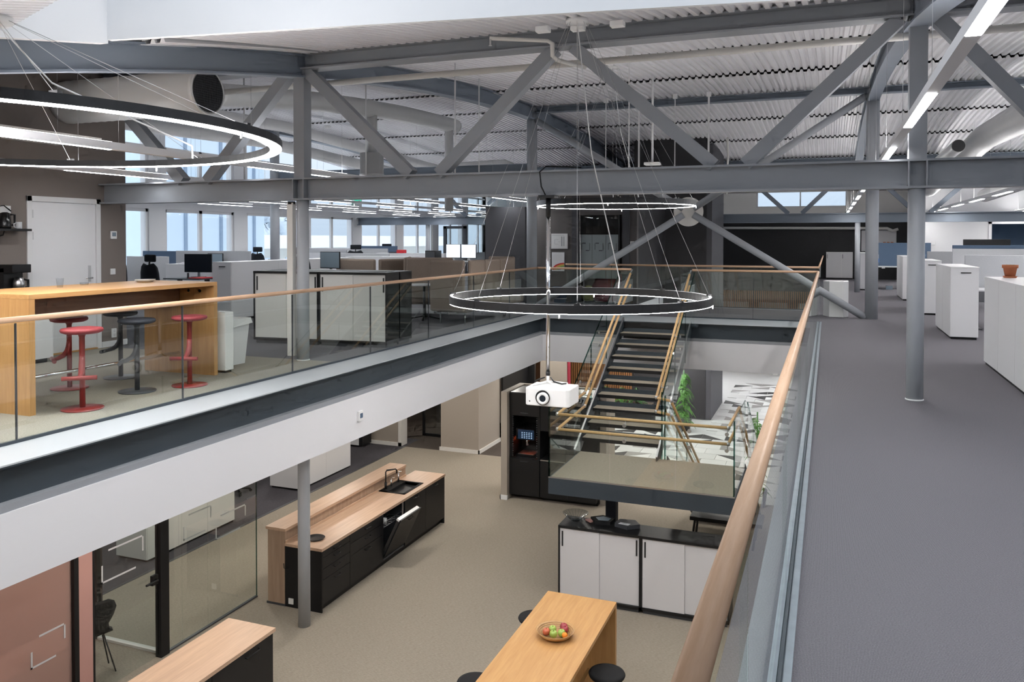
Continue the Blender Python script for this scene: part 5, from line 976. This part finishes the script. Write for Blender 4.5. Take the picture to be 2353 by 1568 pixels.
def fruit(nm, label, x, y, z, r, m, cat):
    t = thing(nm, label, cat, (FX+x, FY+y, FZ+z), 0, 'fruit in the bowl'); c = (FX+x, FY+y, FZ+z)
    q = nm == 'apple'; B().lathe([(0, -r*.82 if q else -r*.85), (r*.35, -r*.88), (r*.75, -r*.62), (r*.98, -r*.1), (r*.95, r*.35), (r*.7, r*.75), (r*.35, r*.86), (.008, r*.68 if q else r*.84), (0, r*.66 if q else r*.84)], c, 24).obj('flesh', m, t)
    if q: B().tube([(c[0], c[1], c[2]+r*.62), (c[0]+.004, c[1], c[2]+r*1.0)], .0025, 6).obj('stem', 'stem', t)
fruit('apple', 'middle green apple at the front of the bowl', .0, -.07, .055, .042, 'apple_green', 'apple'); fruit('apple', 'pale green apple right of the front one', .075, -.02, .055, .042, 'apple_green', 'apple'); fruit('apple', 'green apple at the left back of the bowl', -.04, .025, .055, .041, 'apple_green', 'apple')
fruit('apple', 'orange red apple at the left of the bowl', -.085, -.05, .055, .041, 'apple_orange', 'apple'); fruit('apple', 'dark red apple at the back of the bowl', .055, .115, .06, .041, 'apple_red', 'apple'); fruit('apple', 'dark red apple just below the back one', .085, .055, .062, .041, 'apple_red', 'apple'); fruit('tangerine', 'small orange tangerine at the right of the bowl', .12, -.055, .055, .031, 'tangerine', 'tangerine')
# black tall cabinet wall with coffee machine
k = thing('partition_panel', 'pale taupe side wall of the black coffee cabinet', 'panel', (-6.06, 15.6, LO)); B().box(-6.13, 15.22, LO, -6.0, 16.3, -1.44).obj('panel', 'taupe_light', k); B().box(-6.145, 15.2, LO, -5.99, 15.24, LO+.09).box(-6.145, 15.2, LO, -6.13, 16.3, LO+.09).obj('baseboard', 'white', k); B().box(-6.0, 16.2, LO, -4.1, 16.3, -1.44).obj('back_panel', 'taupe_light', k); B().box(-4.18, 15.6, LO, -4.05, 16.3, -1.44).obj('end_panel', 'taupe_light', k)
tc_ = thing('tall_cabinet', 'tall black coffee cabinet with a glowing machine niche', 'cabinet', (-5.7, 15.6, LO)); YF = 15.36
b = B(); b.box(-6.0, YF, LO+.08, -5.35, 16.15, -2.78).box(-6.0, YF, -1.93, -5.35, 16.15, -1.46).box(-6.0, YF, -2.78, -5.93, 16.15, -1.93).box(-5.40, YF, -2.78, -5.35, 16.15, -1.93).box(-6.0, 16.05, -2.78, -5.35, 16.15, -1.93); b.obj('carcass', 'black', tc_)
for z0, z1, lb in ((LO+.09, -2.80, 'lower_door'), (-1.92, -1.47, 'upper_door')): d = B().box(-5.995, YF-.018, z0, -5.355, YF, z1).obj(lb, 'black', tc_); B().box(-5.76, YF-.03, (z1-.05) if z0 < -3 else z0+.05, -5.6, YF-.018, (z1-.04) if z0 < -3 else z0+.06).obj('handle', 'graphite', d)
b = B()
for i in range(18): z = -2.75+i*.046; b.box(-5.935, YF-.006, z, -5.915, YF, z+.022).box(-5.425, YF-.006, z, -5.405, YF, z+.022)
b.obj('vent_slots', 'graphite', tc_)
tc2 = thing('tall_cabinet', 'black tall unit with worktop niche behind the landing', 'cabinet', (-4.8, 15.6, LO)); b = B(); b.box(-5.34, YF, LO+.08, -4.19, 16.15, -2.80).box(-5.34, 15.9, -2.77, -4.19, 16.15, -2.2).box(-5.34, YF, -2.2, -4.19, 16.15, -1.46).box(-5.34, 15.5, LO, -4.19, 16.1, LO+.08); b.obj('carcass', 'black', tc2); B().box(-5.34, YF-.01, -2.80, -4.19, 15.9, -2.775).obj('worktop', 'steel_brushed', tc2)
for a, c in ((-5.335, -4.77), (-4.765, -4.195)): B().box(a, YF-.018, LO+.09, c, YF, -2.82).obj('door', 'black', tc2)
cm = thing('coffee_machine', 'built-in coffee machine with lit screen and orange glow', 'coffee machine', (-5.67, 15.6, -2.76)); b = B(); b.box(-5.88, 15.42, -2.78, -5.46, 16.0, -2.72).box(-5.88, 15.75, -2.72, -5.46, 16.0, -2.2).box(-5.88, 15.42, -2.43, -5.46, 15.75, -2.2); b.obj('body', 'black_gloss', cm)
B().box(-5.84, 15.412, -2.41, -5.5, 15.42, -2.22).obj('touch_screen', 'led_display', cm)
for r_ in range(4):
    for c_ in range(5): B().box(-5.76+c_*.05, 15.408, -2.39+r_*.035, -5.735+c_*.05, 15.412, -2.375+r_*.035).obj('screen_icon', 'display_text', cm)
B().box(-5.86, 15.735, -2.47, -5.48, 15.748, -2.44).obj('glow_strip', 'red_glow', cm); B().cyl((-5.67, 15.5, -2.55), (-5.67, 15.5, -2.40), .03, 14).obj('spout', 'chrome', cm); B().box(-5.84, 15.42, -2.72, -5.5, 15.74, -2.712).obj('drip_tray', 'steel_brushed', cm)
# glass booth at the lower left
gb = thing('glass_partition', 'frameless lower glass partition with printed corner marks', 'glass partition', (-7.79, 8.9, LO))
for a, c in ((8.02, 8.26), (8.265, 8.73), (8.735, 9.74)): B().box(-7.796, a, LO+.02, -7.784, c, -.9).obj('pane', 'glass_rail', gb)
B().box(-7.797, 9.735, LO+.02, -7.783, 9.745, -.9).obj('polished_edge', 'glass_edge', gb); B().box(-7.81, 8.0, LO, -7.77, 9.74, LO+.02).obj('floor_track', 'graphite', gb)
def mark(b, y0, z0, w, h, x=-7.80): b.box(x, y0, z0, x+.003, y0+w, z0+.02).box(x, y0, z0, x+.003, y0+.02, z0+h*.6).box(x, y0+.1, z0+h, x+.003, y0+w+.1, z0+h+.02).box(x, y0+w+.1, z0+h*.5, x+.003, y0+w+.12, z0+h)
b = B(); mark(b, 8.3, -2.3, .4, .3); b.obj('printed_mark', 'cab_grey', gb); b = B(); mark(b, 8.9, -2.5, .5, .3); b.obj('printed_mark', 'cab_grey', gb)
bo = thing('phone_booth', 'black framed glass booth with pink panel at the lower left', 'booth', (-8.3, 7.2, LO)); B().box(-7.84, 7.86, LO, -7.75, 8.0, -.9).obj('corner_post', 'black', bo); B().box(-9.2, 7.96, LO+.03, -7.84, 7.972, -.9).obj('side_pane', 'glass_clear', bo); B().box(-9.2, 7.93, LO, -7.84, 8.0, LO+.03).obj('side_track', 'warm_white', bo); B().box(-9.0, 7.93, LO, -8.9, 8.02, -.9).obj('side_post', 'black', bo)
B().box(-7.797, 6.86, LO+.03, -7.785, 7.86, -.9).obj('front_pane', 'glass_clear', bo); B().box(-7.84, 6.66, LO, -7.74, 6.84, -.9).obj('pink_post', 'pink', bo); B().box(-7.84, 6.60, LO, -7.74, 6.66, -.9).obj('door_stile', 'black', bo); B().box(-7.8, 4.0, LO+.03, -7.785, 6.60, -.9).obj('pink_glass_door', 'glass_pink', bo); B().box(-7.84, 6.84, LO, -7.74, 6.87, -.9).obj('door_stile', 'black', bo)
b = B(); mark(b, 6.1, -2.9, .3, .3, -7.784); b.obj('printed_mark', 'cab_grey', bo); b = B(); mark(b, 7.0, -2.35, .5, .35, -7.784); b.obj('printed_mark', 'cab_grey', bo); B().lathe([(0, 0), (.06, 0)], n=24).xf(Matrix.Translation((-7.782, 5.62, -2.86)) @ Matrix.Rotation(math.pi/2, 4, 'Y')).obj('round_sticker', 'plastic_white', bo)
k = B().tube([(-7.78, 7.78, -2.6), (-7.72, 7.78, -2.6), (-7.72, 7.6, -2.6)], .014, 8); k.box(-7.79, 7.73, -2.66, -7.75, 7.82, -2.54); k.obj('door_handle', 'black', bo)
B().box(-9.3, 4.0, LO, -9.2, 7.96, -.9).obj('back_wall', 'pink', bo)
tk = thing('booth_table', 'white table inside the glass booth', 'table', (-8.1, 6.5, LO)); B().box(-8.35, 5.4, -2.93, -7.84, 6.86, -2.9).obj('table_top', 'plastic_white', tk); B().box(-8.1, 6.0, LO, -8.04, 6.06, -2.93).box(-8.3, 5.9, LO, -7.9, 6.2, LO+.02).obj('leg', 'graphite', tk); B().lathe([(0, 0), (.14, 0), (.14, .012), (0, .012)], (-8.0, 6.2, -2.9), 24).obj('wooden_board', 'counter_wood', tk)
k = thing('shell_chair', 'black shell chair with waisted back in the booth', 'chair', (-8.35, 7.35, LO), R(-115)); b = B()
rows = [(.45, .0, .2), (.46, .1, .22), (.47, .2, .2), (.53, .27, .14), (.62, .30, .12), (.72, .32, .17), (.82, .335, .2), (.9, .35, .17), (.94, .355, .1)]
n = 9
for z, y, w in rows:
    for i in range(n): u = -1+2*i/(n-1); b.v.append((u*w, y-.03*u*u, z))
for r_ in range(len(rows)-1):
    for i in range(n-1): b.f.append((r_*n+i, r_*n+i+1, (r_+1)*n+i+1, (r_+1)*n+i)); b.sm.append(True)
o = b.obj('shell', 'black_matt', k, local=True); so = o.modifiers.new('thick', 'SOLIDIFY'); so.thickness = .014
for sx, sy in ((-1, 0), (1, 0), (-1, 1), (1, 1)): B().tube([(sx*.1, .08+.06*sy, .45), (sx*.2, .0+.26*sy, 0)], .009, 8).obj('leg', 'black', k, local=True)
k = thing('pendant_shade', 'black conical lamp at the booth table edge', 'lamp', (-7.95, 6.78, -2.9)); B().lathe([(.05, 0), (.03, .24), (.0, .245)], (-7.93, 6.75, -2.9), 20).obj('shade', 'black_matt', k)
# lower left background: cabinets on the dark carpet
white_cab('lower white cabinet left of the kitchen column', -10.96, -10.22, 14.15, 16.1, 1.2, 1, 'cab_white', True, LO); white_cab('lower white cabinet row seen through the glass partition', -10.9, -10.25, 10.1, 12.2, 1.2, 2, 'cab_cream', True, LO)
k = thing('low_black_cabinet', 'low black and white cabinet before the taupe wall', 'cabinet', (-11.1, 18.0, LO)); B().box(-11.5, 17.72, LO+.04, -10.9, 18.15, LO+.8).obj('body', 'black', k); B().box(-11.48, 17.70, LO+.05, -11.0, 17.72, LO+.78).obj('front_panel', 'cab_white', k)
c1 = chair('black office chair on the dark lower carpet', (-11.4, 13.6, LO), R(40), True, 'office chairs')
k = thing('bar_chair', 'dark high chair inside the glazed lower room', 'chair', (-9.6, 21.0, LO)); B().box(-9.75, 20.85, LO+.7, -9.4, 21.2, LO+.74).obj('seat', 'black', k)
for sx in (-9.72, -9.43):
    for sy in (20.88, 21.17): B().cyl((sx, sy, LO), ((sx-9.575)*.7-(-9.575)*(-1)*.0+(-9.575)*.3 if False else sx*.8-9.575*.2, sy, LO+.7), .012, 8).obj('leg', 'black', k)
k = thing('wall_cupboard', 'dark open shelf unit in the lower corridor', 'shelf', (-7.6, 20.6, LO)); B().box(-7.9, 19.62, LO, -7.85, 21.6, -.95).box(-8.3, 21.5, LO, -7.65, 21.6, -.95).obj('back', 'black', k); B().box(-8.25, 20.9, LO+.9, -7.85, 21.5, LO+.93).obj('shelf', 'cab_white', k); B().box(-8.2, 21.0, LO+.93, -7.95, 21.4, LO+1.2).obj('box', 'oak_dark', k)
# fascia thermostat
k = thing('thermostat', 'small white thermostat on the white fascia', 'thermostat', (-5.54, 8.95, -.62)); B().box(-5.55, 8.9, -.68, -5.52, 9.0, -.55).obj('case', 'plastic_white', k, bevel=.004); B().box(-5.521, 8.925, -.64, -5.517, 8.985, -.58).obj('display', 'felt_blue', k)
# bench behind the stair
k = thing('low_bench', 'low black bench under the stair landing', 'bench', (-1.9, 14.5, LO)); B().box(-2.2, 14.2, -3.22, -1.0, 14.75, -3.16).obj('seat', 'black', k)
for x in (-2.12, -1.1):
    B().bar((x, 14.25, -3.22), (x-.05, 14.22, LO), .03, .03).bar((x, 14.7, -3.22), (x-.05, 14.73, LO), .03, .03).obj('leg', 'black', k)
# ---- plants
def frond(b, p, ang, L, rise, droop, rnd, nl=13, w=.10):
    """arching fern frond made of paired leaflets"""
    d = Vector((math.cos(ang), math.sin(ang), 0)); side = Vector((-math.sin(ang), math.cos(ang), 0)); pts = []
    for i in range(nl+1):
        t = i/nl; pts.append(Vector(p)+d*L*t+Vector((0, 0, rise*t-droop*t*t)))
    for i in range(1, nl+1):
        t = i/nl; ww = w*math.sin(math.pi*min(1, .15+t*.9))*(1.05-t*.5)+.01; q = pts[i]; e = (pts[i]-pts[i-1])
        for s in (-1, 1):
            tip = q+side*s*ww+e*.7+Vector((0, 0, -.02)); o = len(b.v)
            b.v += [tuple(q-e*.3), tuple(q+side*s*ww*.5-e*.1+Vector((0, 0, .006))), tuple(tip), tuple(q+side*s*ww*.4+e*.45)]; b.f.append((o, o+1, o+2, o+3)); b.sm.append(False)
    return pts
def fern(label, loc, h, n, L, m='leaf', pot=None, seed=1):
    t = thing('potted_fern', label, 'plant', loc); rnd = random.Random(seed)
    for i in range(n):
        b = B(); z = loc[2]+h*(.15+.8*i/n); a = rnd.uniform(0, 6.28); pts = frond(b, (loc[0], loc[1], z), a, L*rnd.uniform(.7, 1.1)*(1.1-.5*i/n), .25*L, .75*L, rnd)
        b.tube(pts, .004, 5); b.obj('frond', m, t)
    B().cyl(loc, (loc[0], loc[1], loc[2]+h), .014, 8).obj('stem', 'leaf_dark', t)
    if pot: B().lathe([(0, 0), (pot*.8, 0), (pot, pot*1.6), (pot*.92, pot*1.6), (pot*.85, pot*1.4), (0, pot*1.4)], loc, 24).obj('pot', 'dark_wall', t)
    return t
fern('tall bright green fern before the dark lower shaft', (-3.68, 22.6, LO), 1.65, 60, .36, seed=4, pot=.22); fern('green plant behind the landing glass', (-1.28, 16.7, LO), 1.85, 44, .28, 'leaf', .2, 9)
for i in range(3): fern(['left reddish planter bush behind the stair', 'middle green planter bush behind the stair', 'right small planter bush behind the stair'][i], (-6.0+.45*i, 23.0, LO+.55), .45, 16, .4, ['leaf_dark', 'leaf', 'leaf_dark'][i], None, 20+i)
k = thing('planter_box', 'long dark planter box before the slat wall', 'planter', (-5.5, 23.0, LO)); B().box(-6.4, 22.75, LO, -4.6, 23.3, LO+.5).obj('box', 'black_matt', k); B().box(-6.36, 22.79, LO+.5, -4.64, 23.26, LO+.56).obj('soil', 'soil', k)
# ================================================================== OUTSIDE
k = thing('snow_ground', 'snow covered ground outside the windows', 'ground', (-45, 20, -4)); B().box(-120, -40, -4.2, -17.4, 120, -4.0).obj('snow', 'snow', k); k['kind'] = 'structure'
k = thing('neighbour_building', 'pale blue panelled building outside the left windows', 'building', (-26, 29, -4)); B().box(-34, 27.0, -4, -27, 34.5, 9).obj('wall', 'outside_panel', k)
for y in (28.9, 31.2, 33.6): B().box(-27.0, y, -4, -26.95, y+.18, 9).obj('panel_joint', 'outside_joint', k)
k = thing('distant_building', 'low cream building with snow on its roof', 'building', (-60, 75, -4)); B().box(-75, 55, -4, -55, 110, .6).obj('wall', 'outside_wall', k); B().box(-76, 54, .6, -54, 111, 2.0).obj('snow_roof', 'snow', k)
for i in range(12): B().box(-55, 57+i*4.2, -2.4, -54.9, 59+i*4.2, -.4).obj('window', 'outside_panel', k)
rt2 = random.Random(5)
for i in range(16):
    y = 20+i*6.5; x = -62-rt2.uniform(0, 18) if y < 50 else -85-rt2.uniform(0, 10); h = rt2.uniform(8, 13)
    t = thing('frosty_tree', 'frosted tree number %d of the winter row counted from the left' % (i+1), 'tree', (x, y, -4), 0, 'winter trees outside'); t['label'] = 'frosted winter tree outside the windows'
    B().cyl((x, y, -4), (x, y, -4+h*.5), .3, 8).obj('trunk', 'outside_joint', t); b = B()
    for j in range(5):
        c = (x+rt2.uniform(-1.5, 1.5), y+rt2.uniform(-2, 2), -4+h*(.35+.14*j)); r_ = 3.2-.45*j
        b.lathe([(0, -r_), (r_*.7, -r_*.7), (r_, 0), (r_*.7, r_*.7), (0, r_)], c, 10)
    b.v = [(p[0]+rt2.uniform(-.4, .4), p[1]+rt2.uniform(-.4, .4), p[2]+rt2.uniform(-.4, .4)) for p in b.v]; b.obj('crown', 'frost_tree', t)
